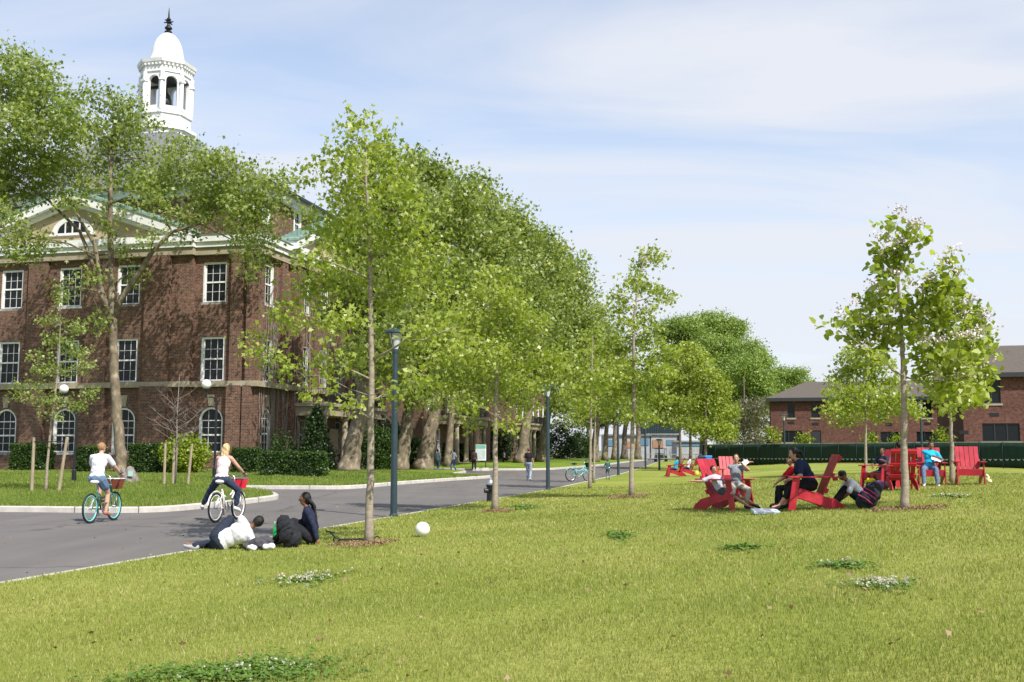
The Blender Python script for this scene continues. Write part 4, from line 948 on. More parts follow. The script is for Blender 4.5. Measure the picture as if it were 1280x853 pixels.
# pediments
def pediment(c, hw, zbase, rise, T, proj, lun=True, depth=1.3):
    m1 = MB(); m1.prism([T(c - hw, 0, zbase), T(c + hw, 0, zbase), T(c, 0, zbase + rise)], Vector(T(0, depth, 0)) - Vector(T(0, 0, 0))); m1.build('tympanum', M['stucco'], bld)
    m2 = MB(); m3 = MB(); th = .62; back = Vector(T(0, depth + proj, 0)) - Vector(T(0, 0, 0))
    for s in (-1, 1):
        e = hw + .75; sl = rise / hw
        m2.prism([T(c + s * e, -proj, zbase - .75 * sl + .05), T(c, -proj, zbase + rise + .05), T(c, -proj, zbase + rise + .05 + th), T(c + s * e, -proj, zbase - .75 * sl + .05 + th)], back)
        m2.prism([T(c + s * e * .985, -proj + .35, zbase - .75 * sl - .2), T(c, -proj + .35, zbase + rise - .25), T(c, -proj + .35, zbase + rise + .05), T(c + s * e * .985, -proj + .35, zbase - .75 * sl + .05)], back * .6)
        m3.prism([T(c + s * (e + .1), -proj - .08, zbase - .85 * sl + .06 + th), T(c, -proj - .08, zbase + rise + .07 + th), T(c, -proj - .08, zbase + rise + .25 + th), T(c + s * (e + .1), -proj - .08, zbase - .85 * sl + .20 + th)], Vector(T(0, depth + proj, 0)) - Vector(T(0, 0, 0)))
        nt_ = int(hw * 2)
        for k in range(nt_):   # standing seams of the copper roof
            t = (k + .5) / nt_; u = c + s * (e + .1) * t; zz = zbase + rise + .25 + th - (rise + .85 * sl) * t
            p = Vector(T(u, -proj - .10, zz)); q = Vector(T(u, depth, zz)); m3.bar(p, q, .1, .14)
    m2.build('raking_cornice', M['white'], bld); m3.build('pediment_roof', M['copper'], bld)
    if lun:
        m4 = MB(); R1, R0 = 1.55, 1.15; zl = zbase + .62
        for i in range(14):
            a0 = math.pi * i / 14; a1 = math.pi * (i + 1) / 14; ky = .72
            m4.prism([T(c + math.cos(a0) * R0, -.08, zl + math.sin(a0) * R0 * ky), T(c + math.cos(a0) * R1, -.08, zl + math.sin(a0) * R1 * ky), T(c + math.cos(a1) * R1, -.08, zl + math.sin(a1) * R1 * ky), T(c + math.cos(a1) * R0, -.08, zl + math.sin(a1) * R0 * ky)], Vector(T(0, .1, 0)) - Vector(T(0, 0, 0)))
        p, q = T(c - 1.7, -.12, zl - .16), T(c + 1.7, .05, zl); m4.bx(p[0], q[0], p[1], q[1], p[2], q[2])
        for k in (-.55, 0, .55):
            p, q = T(c + k - .05, -.05, zl), T(c + k + .05, .05, zl + .8); m4.bx(p[0], q[0], p[1], q[1], p[2], q[2])
        wn = m4.build('lunette_window', M['white'], bld)
        m5 = MB(); m5.prism([T(c + math.cos(math.pi * i / 12) * 1.2, -.03, zl + math.sin(math.pi * i / 12) * 1.2 * .72) for i in range(13)], Vector(T(0, .02, 0)) - Vector(T(0, 0, 0))); m5.build('pane', M['glass'], wn)
hwp = fx(233) - xc; zpb = z_corn1 - .05
rise = fz(90, 243, -PD) - zpb - .6
pediment(xc, hwp - .6, zpb, rise, lambda u, d, z: (u, -PD + d, z), .62)
pediment(D / 2, (spv[1] - spv[0]) / 2 + .2, zpb, 2.7, lambda u, d, z: (SPD - d, u, z), .5, False)
# attic cornice + hipped roof
mb = MB(); e = .55
for k, (o, z0, z1) in enumerate(((.25, z_attic - .32, z_attic - .02), (e, z_attic - .02, z_attic + .3))):
    x0, x1, y0, y1 = -W + ai - o, -ai + .5 + o, ai - o, D - ai + o
    mb.bx(x0, x1, y0, y0 + .6, z0, z1); mb.bx(x0, x1, y1 - .6, y1, z0, z1); mb.bx(x1 - .6, x1, y0 + .6, y1 - .6, z0, z1); mb.bx(x0, x0 + .6, y0 + .6, y1 - .6, z0, z1)
mb.build('attic_cornice', M['white'], bld)
cu = Vector((xc, D / 2 - 1.1)); cpos = BO + ex * xc + ey * cu.y; Yc = cpos.y
zc = lambda py: at(207, py, Yc - 1.9).z
mb = MB(); x0, x1, y0, y1 = -W + ai - e - .25, -ai + .5 + e + .25, ai - e - .25, D - ai + e + .25; zr = z_attic + .302; q = 2.2; zt = at(207, 166, Yc - 2.2).z
mb.add([(x0, y0, zr), (x1, y0, zr), (x1, y1, zr), (x0, y1, zr), (cu.x - q, cu.y - q, zt), (cu.x + q, cu.y - q, zt), (cu.x + q, cu.y + q, zt), (cu.x - q, cu.y + q, zt)],
       [(0, 1, 5, 4), (1, 2, 6, 5), (2, 3, 7, 6), (3, 0, 4, 7), (4, 5, 6, 7), (3, 2, 1, 0)])
mb.build('roof', M['slate'], bld)
mb = MB(); gz_ = zr + .02   # dark eave gutter
mb.bx(x0 - .08, x1 + .08, y0 - .1, y0, zr - .14, zr + .04); mb.bx(x1, x1 + .1, y0, y1, zr - .14, zr + .04); mb.build('gutter', M['bronze'], bld)
# cupola (local coordinates; octagonal)
def octo(mb, r0, r1, z0, z1, inner=None):
    mb.lathe([(r0, z0), (r1, z1)], (cu.x, cu.y, 0), 8, math.pi / 8)
pxm = Yc / F
cup = MB()
rb = 32 * pxm; oct_ = lambda r0, z0, r1, z1: cup.lathe([(r0, z0), (r1, z1)], (cu.x, cu.y, 0), 8, math.pi / 8)
oct_(rb * 1.12, zc(176), rb * 1.12, zc(160)); oct_(rb * 1.22, zc(160) + .002, rb * 1.22, zc(156)); oct_(rb * 1.0, zc(156) + .002, rb * 1.0, zc(140)); oct_(rb * 1.06, zc(140) + .002, rb * 1.06, zc(136))
zs0, zs1, zspr = zc(136) + .003, zc(88), zc(99)
# eight piers with arched heads between
Rw = rb * 0.97
for k in range(8):
    a0 = math.pi / 8 + k * math.pi / 4; a1 = a0 + math.pi / 4
    p0 = Vector((math.cos(a0), math.sin(a0), 0)) * Rw; p1 = Vector((math.cos(a1), math.sin(a1), 0)) * Rw
    d = (p1 - p0); L = d.length; d.normalize(); nrm = Vector((d.y, -d.x, 0))
    if nrm.dot(p0 + p1) < 0: nrm = -nrm
    o = Vector((cu.x, cu.y, 0)); hw = L * 0.30; mid = L / 2; rt = hw; zsp = zspr
    def T(u, z, dp=0.0): return o + p0 + d * u + Vector((0, 0, z)) - nrm * dp
    for (u0, u1) in ((0, mid - hw), (mid + hw, L)):
        cup.prism([T(u0, zs0), T(u1, zs0), T(u1, zs1), T(u0, zs1)], -nrm * .28)
    N = 8
    for i in range(N):
        t0 = math.pi * i / N; t1 = math.pi * (i + 1) / N
        cup.prism([T(mid + math.cos(t0) * rt, zsp + math.sin(t0) * rt), T(mid + math.cos(t0) * rt, zs1), T(mid + math.cos(t1) * rt, zs1), T(mid + math.cos(t1) * rt, zsp + math.sin(t1) * rt)], -nrm * .28)
    # corner column strips and small imposts
    cup.tube([o + p0 * 1.02 + Vector((0, 0, zs0)), o + p0 * 1.02 + Vector((0, 0, zs1))], .17, 8)
    cup.box(o + p0 * 1.02 + Vector((0, 0, zsp)), (.44, .44, .14), Matrix.Rotation(a0, 3, 'Z'))
    # low rail panel in the opening
    cup.bar(T(mid - hw, zs0 + .2, .14), T(mid + hw, zs0 + .2, .14), .12, .4)
oct_(Rw * 1.05, zs1 + .002, Rw * 1.05, zc(80)); oct_(Rw * 1.08, zc(80) + .002, Rw * 1.14, zc(77)); oct_(Rw * 1.17, zc(77) + .002, Rw * 1.21, zc(73)); 
cup.lathe([(Rw * 1.21, zc(73) + .002), (Rw * .95, zc(70.5))], (cu.x, cu.y, 0), 8, math.pi / 8)
for k in range(8):
    a0 = math.pi / 8 + k * math.pi / 4; p0 = Vector((math.cos(a0), math.sin(a0), 0)) * Rw * 1.09; p1 = Vector((math.cos(a0 + math.pi / 4), math.sin(a0 + math.pi / 4), 0)) * Rw * 1.09
    for j in range(5): cup.box(Vector((cu.x, cu.y, zc(79.5))) + p0.lerp(p1, (j + .5) / 5), (.22, .13, .14), Matrix.Rotation(a0 + math.pi / 8, 3, 'Z'))
co_ = cup.build('cupola', M['white'], bld)
dm = MB(); zd0 = zc(70.5) - .04; hd = at(207, 41.5, Yc).z - zd0; rd = 23.5 * pxm
prof = [(rd * q, zd0 + hd * t) for q, t in ((1.08, 0), (1.0, .07), (.92, .16), (.86, .30), (.81, .46), (.73, .62), (.60, .77), (.42, .89), (.22, .965), (.05, 1.0))]
dm.lathe(prof, (cu.x, cu.y, 0), 24); dm.build('dome', M['white'], co_, smooth=True)
ce = MB(); ce.lathe([(Rw * .9, zs1 - .02), (Rw * .9, zs1 + .05)], (cu.x, cu.y, 0), 8, math.pi / 8); ce.build('belfry_ceiling', M['bronze'], co_)
sp_ = MB(); zf = lambda py: at(207, py, Yc).z
sp_.lathe([(.28, zf(41.5)), (.3, zf(40)), (.12, zf(38.5)), (.30, zf(36)), (.26, zf(34.5)), (.14, zf(32.5)), (.10, zf(30)), (.24, zf(28.5)), (.12, zf(27)), (.20, zf(25)), (.07, zf(22)), (.06, zf(18)), (.015, zf(10))], (cu.x, cu.y, 0), 12)
for a in (0, math.pi / 2): sp_.bar((cu.x - .4 * math.cos(a), cu.y - .5 * math.sin(a), zf(28)), (cu.x + .4 * math.cos(a), cu.y + .5 * math.sin(a), zf(28)), .07, .07)
sp_.build('spire', M['iron'], co_)
bl_ = MB(); zb_ = zc(104); bl_.lathe([(.45, zb_ - 1.0), (.45, zb_ - .8), (.32, zb_ - .35), (.12, zb_ - .1), (.05, zb_ + .5)], (cu.x, cu.y, 0), 16); bl_.bx(cu.x - 1.9, cu.x + 1.9, cu.y - .08, cu.y + .08, zb_ + .3, zb_ + .5); bl_.build('bell', M['bronze'], co_, smooth=False)
# downpipe on the front attic and at the bay
mb = MB(); u = fx(222, ai); mb.tube([(u, ai - .12, z_corn1 + .3), (u, ai - .12, z_attic - .3)], .09, 8)
mb.build('downpipe', M['stone'], bld)
# portico on the side
def portico(root, L0, L1, xb, zt, P=2.1, mat=M['white'], ncol=4, names=('portico_canopy', 'column', 'balcony_rail')):
    m1 = MB(); m1.bx(xb, xb + P + .15, L0 - .15, L1 + .15, zt - .75, zt - .12); m1.bx(xb, xb + P + .35, L0 - .35, L1 + .35, zt - .12, zt + .1); m1.bx(xb, xb + P + .1, L0 - .1, L1 + .1, .0, .42)
    m1.build(names[0], M['stone'], root)
    for k in range(ncol):
        L = L0 + .3 + (L1 - L0 - .6) * k / (ncol - 1); c = MB()
        c.lathe([(.32, .42), (.32, .55), (.26, .6), (.25, 1.6), (.21, zt - 1.05), (.30, zt - .95), (.32, zt - .75)], (xb + P - .2, L, 0), 14); c.build(names[1], M['stone'], root, smooth=False)
    r_ = MB(); zz = zt + .1
    def run(a, b):
        a = Vector(a); b = Vector(b); r_.bar(a + Vector((0, 0, .95)), b + Vector((0, 0, .95)), .06, .05); r_.bar(a + Vector((0, 0, .1)), b + Vector((0, 0, .1)), .04, .04)
        n = int((b - a).length / .16)
        for i in range(n + 1):
            p = a.lerp(b, i / n); r_.box(p + Vector((0, 0, .5)), (.025, .025, .9))
    run((xb + P, L0, zz), (xb + P, L1, zz)); run((xb + .2, L0, zz), (xb + P, L0, zz)); run((xb + .2, L1, zz), (xb + P, L1, zz))
    r_.build(names[2], M['iron'], root)
zpt = bpix(400, 505, 0, 2.4)[1]
portico(bld, 5.4, 17.2, SPD, zpt)
dr = MB(); dr.bx(SPD + .24, SPD + .3, 11.3 - .8, 11.3 + .8, .45, 3.2); dr.build('door', M['wood'], bld)
# bare climbing vine on the side wall
r = random.Random(3); mb = MB()
for i in range(150):
    L = r.uniform(0.6, 21.5); x = (SPD if spv[0] < L < spv[1] else 0) + .05; h = r.uniform(5, z_corn0 - 1); z = r.uniform(.2, 2); pts = []
    while z < h:
        pts.append((x + r.uniform(0, .08), L, z)); z += r.uniform(.5, 1.3); L += r.gauss(0, .13)
        L = min(max(L, .4), 21.8)
        if (x < .3) and spv[0] - .1 < L < spv[1] + .1: break
    if len(pts) > 2: mb.tube(pts, [r.uniform(.012, .032)] * len(pts), 4, cap=False)
vn = mb.build('climbing_vine', M['bark_bare']); vn.location = BO; vn.rotation_euler = (0, 0, -TH)
tag(vn, 'bare brown climbing vine stems covering the side wall above the portico', 'vine')
# --- second and third brick buildings down the road
def wing(lab, y0, y1, xo, z1, seed, cols_L, depth=16, port=None):
    root = empty('brick_building', BO + ex * xo + ey * y0, lab, 'building', 'brick buildings along the left of the road', rz=-TH)
    L = y1 - y0; mb = MB(); cs = [2.0 + 3.4 * i for i in range(int((L - 2) / 3.4))]
    hs = [(c - .65, c + .65, z, z + 2.4, False) for c in cs for z in (1.4, 5.6, 9.8)]
    wall_holes(mb, 0, L, 0, z1, hs, TS); mb.add([(0, 0, 0), (-depth, 0, 0), (-depth, 0, z1), (0, 0, z1)], [(0, 1, 2, 3)]); mb.add([(0, L, 0), (-depth, L, 0), (-depth, L, z1), (0, L, z1)], [(0, 1, 2, 3)]); mb.add([(-depth, 0, 0), (-depth, L, 0), (-depth, L, z1), (-depth, 0, z1)], [(0, 1, 2, 3)])
    mb.build('wall', M['brick'], root)
    wm = sash_window(1.4, 2.45)
    for c in cs:
        for z in (1.4, 5.6, 9.8): put_window(wm, root, (-.1, c, z - .02), math.pi / 2)
    m = MB(); m.bx(-depth - .5, .5, -.5, L + .5, z1, z1 + .7); m.build('cornice', M['white'], root)
    m = MB(); m.add([(-depth - .5, -.5, z1 + .71), (.5, -.5, z1 + .71), (.5, L + .5, z1 + .71), (-depth - .5, L + .5, z1 + .71), (-depth / 2, depth / 2, z1 + 5), (-depth / 2, L - depth / 2, z1 + 5)], [(0, 1, 4), (1, 2, 5, 4), (2, 3, 5), (3, 0, 4, 5)]); m.build('roof', M['slate'], root)
    if port: portico(root, port[0], port[1], 0, 5.0)
    if port:
        dr = MB(); c = (port[0] + port[1]) / 2; dr.bx(.0, .08, c - 1, c + 1, .45, 3.3); dr.build('door', M['wood'], root)
wing('long ivy-stained brick wing with pale porch behind the massive forked plane trunk', 34, 60, 0, 13.5, 1, None, port=(5, 16))
wing('distant brick block with white porch columns beyond the walker in the road', 70, 94, 0.5, 12.5, 2, None, port=(1, 9))
# ---------------------------------------------------------------- low brick houses at right
def low_house(lab, px0, px1, Y, py_eave, py_ridge, wins, doors, hip=6.0, ridge_in=3.5, depth=11, vents=()):
    o_ = at(px0, 500, Y); o_.z = 0
    def hit(px, py, dy=0.0):
        d_ = ray(px, py); q = Vector((0, 0, CZ)) - o_; t = (dy - q.dot(ey)) / d_.dot(ey); p = q + d_ * t; return p.dot(ex), p.z
    ze = hit(px0, py_eave)[1]; zr = hit(px0 + 20, py_ridge, depth / 2)[1]; Lh = hit(px1, 500)[0]
    root = empty('brick_house', o_, lab, 'house', 'two-storey brick houses behind the green fence', rz=-TH)
    PXx = lambda p: hit(p, 500)[0]; PZ = lambda p: hit((px0 + px1) / 2, p)[1]
    hs = [(PXx(a), PXx(b), PZ(d), PZ(c), False) for (a, b, c, d, n) in wins] + [(PXx(a), PXx(b), 0.05, PZ(c), False) for (a, b, c) in doors]
    mb = MB(); wall_holes(mb, 0, Lh, 0, ze, hs, TF, .18)
    mb.add([(0, 0, 0), (0, depth, 0), (0, depth, ze), (0, 0, ze)], [(0, 1, 2, 3)]); mb.add([(Lh, 0, 0), (Lh, depth, 0), (Lh, depth, ze), (Lh, 0, ze)], [(0, 1, 2, 3)]); mb.add([(0, depth, 0), (Lh, depth, 0), (Lh, depth, ze), (0, depth, ze)], [(0, 1, 2, 3)])
    mb.build('wall', M['brick2'], root)
    m = MB(); m.add([(-.4, -.5, ze + .22), (Lh + .4, -.5, ze + .22), (Lh + .4, depth + .5, ze + .22), (-.4, depth + .5, ze + .22), (ridge_in, depth / 2, zr), (Lh + .4, depth / 2, zr)], [(0, 1, 5, 4), (1, 2, 5), (2, 3, 4, 5), (3, 0, 4)]); m.build('roof', M['shingle'], root)
    m = MB(); m.bx(-.42, Lh + .42, -.52, depth + .52, ze - .1, ze + .21); m.build('eave', M['bronze'], root)
    m = MB(); zb2 = ze * 0.52; m.bx(-.02, Lh + .02, -.03, .0, zb2, zb2 + .12); m.build('brick_band', M['bronze'], root) if False else None
    for (a, b, c, d, n) in wins:
        xa, xb, za, zb = PXx(a), PXx(b), PZ(d), PZ(c); f = MB(); t = .07
        f.bx(xa, xb, .06, .14, za, za + t); f.bx(xa, xb, .06, .14, zb - t, zb); 
        for k in range(n + 1):
            x = xa + (xb - xa) * k / n; f.bx(x - t / 2, x + t / 2, .055, .145, za + t, zb - t)
        fo = f.build('window', M['bronze'], root); g = MB(); g.bx(xa, xb, .10, .12, za, zb); g.build('pane', M['glass'], fo)
        s = MB(); s.bx(xa - .1, xb + .1, -.06, .05, za - .14, za - .0); s.build('window_sill', M['stone'], root)
    for (a, b, c) in doors:
        dd = MB(); dd.bx(PXx(a) + .03, PXx(b) - .03, .06, .12, .06, PZ(c) - .04); dd.build('door', M['bronze'], root)
    for (px, py) in vents:
        v = MB(); v.bx(PXx(px) - .3, PXx(px) + .3, -.02, .02, PZ(py) - .12, PZ(py) + .12); v.build('wall_vent', M['iron'], root)
    return root
low_house('long low brick house with brown hipped roof behind the fence', 963, 1212, 98, 501, 478, [(984, 993, 504, 522, 1), (1013.5, 1024, 504, 522, 1), (976, 1002, 538, 553, 3), (1099, 1127, 540, 554, 3), (1144, 1175, 540, 553, 3), (1046, 1055, 504, 522, 1), (1075, 1084, 504, 522, 1), (1152, 1164, 504, 523, 1), (1185, 1195, 504, 523, 1), (1098, 1107, 504, 522, 1)],
          [(1013, 1025, 538), (1085, 1094, 540)], vents=[(988, 528), (1018, 530), (1060, 530), (1110, 531), (1158, 530), (1003, 545)])
low_house('nearer brick house wing with wide triple window at the right edge', 1203, 1420, 74, 471, 433, [(1228, 1251, 474, 504, 2), (1226, 1273, 529, 552, 3), (1300, 1322, 474, 504, 2), (1320, 1366, 529, 552, 3)], [(1290, 1302, 529)], ridge_in=-.4, vents=[(1242, 518), (1312, 518), (1203, 540)])
# ---------------------------------------------------------------- people
SK = {'tan': (0.46, 0.25, 0.16), 'pink': (0.55, 0.32, 0.23), 'brown': (0.20, 0.095, 0.05), 'dark': (0.085, 0.042, 0.026), 'olive': (0.36, 0.19, 0.11)}
def skinmat(k):
    n = 'skin_' + k
    if n not in M: M[n] = mat_var(n, shade(SK[k], .92), shade(SK[k], 1.08), 12, 0.5, 0.05, spec=0.35)
    return M[n]
M['eye_white'] = plain('eye_white', (0.7, 0.68, 0.65), 0.3, v=.03); M['eye_dark'] = plain('eye_dark', (0.02, 0.012, 0.01), 0.3)
M['lip'] = plain('lip', (0.25, 0.08, 0.07), 0.5)
FAB = {}
def fab(n, c):
    if n not in FAB: FAB[n] = fabric(n + '_cloth', c)
    return FAB[n]
def hairmat(n, c):
    if n not in FAB: FAB[n] = mat_var(n + '_hair', shade(c, .6), shade(c, 1.4), 40, 0.55, 0.6, spec=0.3, sc3=(1, 1, .25))
    return FAB[n]
def fuse(mb, voxel, smooth=2, wob=0.0, seed=0):
    me = bpy.data.meshes.new('tmp'); me.from_pydata(mb.v, [], mb.f); me.update()
    o = bpy.data.objects.new('tmp', me); C.objects.link(o)
    m = o.modifiers.new('r', 'REMESH'); m.mode = 'VOXEL'; m.voxel_size = voxel
    s = o.modifiers.new('s', 'SMOOTH'); s.iterations = smooth; s.factor = 0.5
    dg = bpy.context.evaluated_depsgraph_get(); ev = o.evaluated_get(dg); m2 = ev.to_mesh()
    out = MB(); vs = [v.co.copy() for v in m2.vertices]
    if wob:
        r = random.Random(seed); ph = [r.uniform(0, 6) for _ in range(6)]
        for v, sv in zip(vs, m2.vertices):
            n = sv.normal
            a = math.sin(v.x * 38 + v.z * 21 + ph[0]) * math.sin(v.y * 33 - v.z * 27 + ph[1]) + 0.6 * math.sin(v.z * 55 + v.x * 30 + ph[2]) * math.sin(v.y * 47 + ph[3])
            v += n * (wob * a)
    out.add(vs, [tuple(p.vertices) for p in m2.polygons])
    ev.to_mesh_clear(); bpy.data.objects.remove(o); bpy.data.meshes.remove(me)
    return out
def cap(mb, pts, rad, n=10, flat=None):
    pts = [Vector(p) for p in pts]; d0 = (pts[1] - pts[0]).normalized(); d1 = (pts[-1] - pts[-2]).normalized()
    r0, r1 = rad[0], rad[-1]
    P = [pts[0] - d0 * r0 * .95, pts[0] - d0 * r0 * .6] + pts + [pts[-1] + d1 * r1 * .6, pts[-1] + d1 * r1 * .95]
    mb.tube(P, [r0 * .3, r0 * .8] + list(rad) + [r1 * .8, r1 * .3], n)
def ik(a, c, l1, l2, pole):
    a = Vector(a); c = Vector(c); d = c - a; L = d.length; mx = (l1 + l2) * .995
    if L > mx: c = a + d * (mx / L); d = c - a; L = mx
    L = max(L, abs(l1 - l2) + .02); d.normalize(); x = (l1 * l1 - l2 * l2 + L * L) / (2 * L); h = math.sqrt(max(0, l1 * l1 - x * x))
    p = Vector(pole); p = p - d * p.dot(d)
    if p.length < 1e-4: p = d.orthogonal()
    return a + d * x + p.normalized() * h, c
def figure(label, loc, rz, H=1.7, pelvis=(0, 0, .93), lean=(0, 0, 1), left=(0, 1, 0), face=(1, 0, 0), neckf=0.0,
           hands=((.1, .25, .75), (.1, -.25, .75)), epole=((-1, .3, 0), (-1, -.3, 0)), feet=((0, .1, .08), (0, -.1, .08)), kpole=((1, 0, 0), (1, 0, 0)), toes=None,
           skin='tan', hair=('dark', (.015, .012, .011)), hairstyle='short', shirt=('white_shirt', (.75, .75, .76)), sleeve=.45, tank=False,
           pants=('jeans', (.05, .07, .12)), plen=1.0, shoe=('shoe', (.6, .6, .6)), build_=1.0, detail=True, fingers=True, curl=.6, skirt=False):
    k = H / 1.7; vox = 0.0135 if detail else 0.02
    root = empty('person', loc, label, 'person', rz=rz)
    V = Vector; pel = V(pelvis); ln = V(lean).normalized(); lf = (V(left) - ln * V(left).dot(ln)).normalized(); fw = lf.cross(ln)
    if neckf: up2 = (ln + fw * neckf).normalized()
    else: up2 = ln
    rot = Matrix((fw, lf, ln)).transposed(); f2 = lf.cross(up2); rot2 = Matrix((f2, lf, up2)).transposed()
    w_ = build_
    waist = pel + ln * .17 * k; chest = waist + up2 * .19 * k; neck = waist + up2 * .35 * k
    sh = [neck - up2 * .045 * k + lf * s * .165 * k * w_ for s in (1, -1)]
    hip = [pel + lf * s * .09 * k * w_ - ln * .02 * k for s in (1, -1)]
    fc = V(face).normalized(); hup = (up2 + V((0, 0, .6))).normalized(); hl = hup.cross(fc).normalized(); hup = fc.cross(hl).normalized()
    rh = Matrix((fc, hl, hup)).transposed(); head = neck + (up2 * .5 + hup * .5) * .175 * k + fc * .02 * k
    el, wr, kn, an = [], [], [], []
    for i in (0, 1):
        e, w2 = ik(sh[i], V(hands[i]), .285 * k, .25 * k, epole[i]); el.append(e); wr.append(w2)
        q, a = ik(hip[i], V(feet[i]), .43 * k, .42 * k, kpole[i]); kn.append(q); an.append(a)
    if toes is None: toes = ((1, .15, -.25), (1, -.15, -.25))
    td = [V(t).normalized() for t in toes]
    def torso(mb, g, low=True):
        mb.ell(pel + ln * .02 * k, ((.105 * w_) * k + g, .155 * w_ * k + g, .115 * k + g), 16, 10, rot)
        mb.ell(waist, (.095 * w_ * k + g, .130 * w_ * k + g, .14 * k + g), 16, 10, rot)
        mb.ell(chest - up2 * .01 * k, (.108 * w_ * k + g, .150 * w_ * k + g, .175 * k + g), 16, 10, rot2)
        if not (tank and g > 0): cap(mb, [sh[0], neck - up2 * .02 * k, sh[1]], [.052 * k + g, .062 * k + g, .052 * k + g])
        else:
            for s_ in (0, 1): cap(mb, [chest + (sh[s_] - neck) * .55, sh[s_].lerp(neck, .45) + up2 * .01 * k], [.05 * k, .035 * k])
    def arm(mb, i, g, fr, full=False):
        pts = [sh[i], sh[i].lerp(el[i], .5), el[i]]; rd = [.052 * k + g, .046 * k + g, .040 * k + g]
        if fr <= .5: 
            t = fr / .5; cap(mb, [sh[i], sh[i].lerp(el[i], t)], [.054 * k + g, (.05 - .006 * t) * k + g * 1.3]); return
        cap(mb, pts, rd); t = (fr - .5) / .5
        cap(mb, [el[i], el[i].lerp(wr[i], t * .5), el[i].lerp(wr[i], t)], [.040 * k + g, .038 * k + g, (.040 - .014 * t) * k + g])
    def leg(mb, i, g, fr):
        a, b_, c_ = hip[i], kn[i], an[i]
        if fr <= .5: 
            t = fr / .5; cap(mb, [a, a.lerp(b_, t)], [.088 * k * w_ + g, (.088 - .030 * t) * k * w_ + g * 1.6]); return
        cap(mb, [a, a.lerp(b_, .5), b_], [.088 * k * w_ + g, .074 * k * w_ + g, .056 * k + g]); t = (fr - .5) / .5
        cap(mb, [b_, b_.lerp(c_, t * .35), b_.lerp(c_, t)], [.054 * k + g, .054 * k + g, (.054 - .018 * t) * k + g * 1.2])
    mb = MB(); torso(mb, 0)
    cap(mb, [neck - up2 * .05 * k, head - hup * .04 * k], [.055 * k, .048 * k])
    mb.ell(head + hup * .015 * k, (.095 * k, .077 * k, .105 * k), 16, 12, rh)
    mb.ell(head + fc * .025 * k - hup * .06 * k, (.058 * k, .052 * k, .052 * k), 12, 8, rh)
    cap(mb, [head + fc * .088 * k + hup * .012 * k, head + fc * .107 * k - hup * .018 * k], [.010 * k, .016 * k], 6)
    for s in (1, -1): mb.ell(head + hl * s * .078 * k - fc * .008 * k, (.018 * k, .010 * k, .030 * k), 8, 6, rh)
    for i in (0, 1):
        arm(mb, i, 0, 1.0); leg(mb, i, 0, 1.0)
        hd = (wr[i] - el[i]).normalized()
        cap(mb, [wr[i], wr[i] + hd * .05 * k], [.028 * k, .034 * k], 8)
        cap(mb, [an[i] - V((0, 0, .02 * k)), an[i] + td[i] * .15 * k], [.04 * k, .03 * k], 8)
    body = fuse(mb, vox * max(k, .7), 2)
    # hands: fingers rooted in the palm, thumb from the side
    for i in (0, 1):
        hd = (wr[i] - el[i]).normalized(); sd = hd.cross(V((0, 0, 1))); 
        if sd.length < .1: sd = V((0, 1, 0))
        sd.normalize(); dn = sd.cross(hd) ; dn = -dn if dn.z > 0 else dn
        base = wr[i] + hd * .075 * k
        if fingers:
            for j, (o_, L) in enumerate(((-.027, .062), (-.009, .076), (.009, .080), (.027, .070))):
                p0 = base + sd * o_ * k - hd * .02 * k; p1 = base + sd * o_ * 1.1 * k + hd * L * .5 * k + dn * L * .25 * curl * k; p2 = p1 + (hd * (1 - curl * .8) + dn * curl).normalized() * L * .5 * k
                body.tube([p0, p1, p2], [.010 * k, .009 * k, .0075 * k], 6)
            p0 = wr[i] + hd * .03 * k + sd * (-.026 if i == 0 else .026) * k * (1); s_ = -1 if i == 0 else 1
            body.tube([p0, p0 + sd * s_ * .025 * k + hd * .03 * k, p0 + sd * s_ * .032 * k + hd * .06 * k + dn * .01 * k], [.013 * k, .011 * k, .008 * k], 6)
    body.mi = 1
    for s in (1, -1): body.ell(head + fc * .083 * k + hl * s * .031 * k + hup * .018 * k, (.012 * k, .014 * k, .009 * k), 8, 6, rh)
    body.mi = 2
    for s in (1, -1):
        body.ell(head + fc * .093 * k + hl * s * .031 * k + hup * .018 * k, (.005 * k, .007 * k, .007 * k), 6, 5, rh)
        body.ell(head + fc * .090 * k + hl * s * .031 * k + hup * .036 * k, (.008 * k, .018 * k, .004 * k), 6, 5, rh)
    body.mi = 3; body.ell(head + fc * .085 * k - hup * .052 * k, (.009 * k, .023 * k, .007 * k), 8, 5, rh)
    body.build('body', [skinmat(skin), M['eye_white'], M['eye_dark'], M['lip']], root, smooth=True)
    if shirt:
        mb = MB(); torso(mb, .016 * k)
        if not tank:
            for i in (0, 1): arm(mb, i, .015 * k, sleeve)
        sm = fuse(mb, vox * .95, 1, .0035, len(label)); sm.build('tank_top' if tank else 'shirt', fab(*shirt), root, smooth=True)
    mb = MB(); g = .020 * k; mb.ell(pel - ln * .01 * k, (.108 * w_ * k + g, .158 * w_ * k + g, .10 * k + g), 16, 10, rot)
    for i in (0, 1): leg(mb, i, .017 * k, plen)
    pm = fuse(mb, vox * .95, 1, .0035, 3 + len(label)); pm.build('shorts' if plen < .6 else 'trousers', fab(*pants), root, smooth=True)
    if shoe:
        for i in (0, 1):
            mb = MB(); a = an[i] - V((0, 0, .025 * k)); cap(mb, [a - td[i] * .03 * k, a + td[i] * .07 * k - V((0, 0, .005)), a + td[i] * .165 * k - V((0, 0, .012))], [.045 * k, .045 * k, .036 * k])
            mb.build('shoe', fab(*shoe), root, smooth=True)
    hm = hairmat(*hair); mb = MB()
    mb.ell(head - fc * .020 * k + hup * .030 * k, (.098 * k, .088 * k, .102 * k), 16, 12, rh, .05)
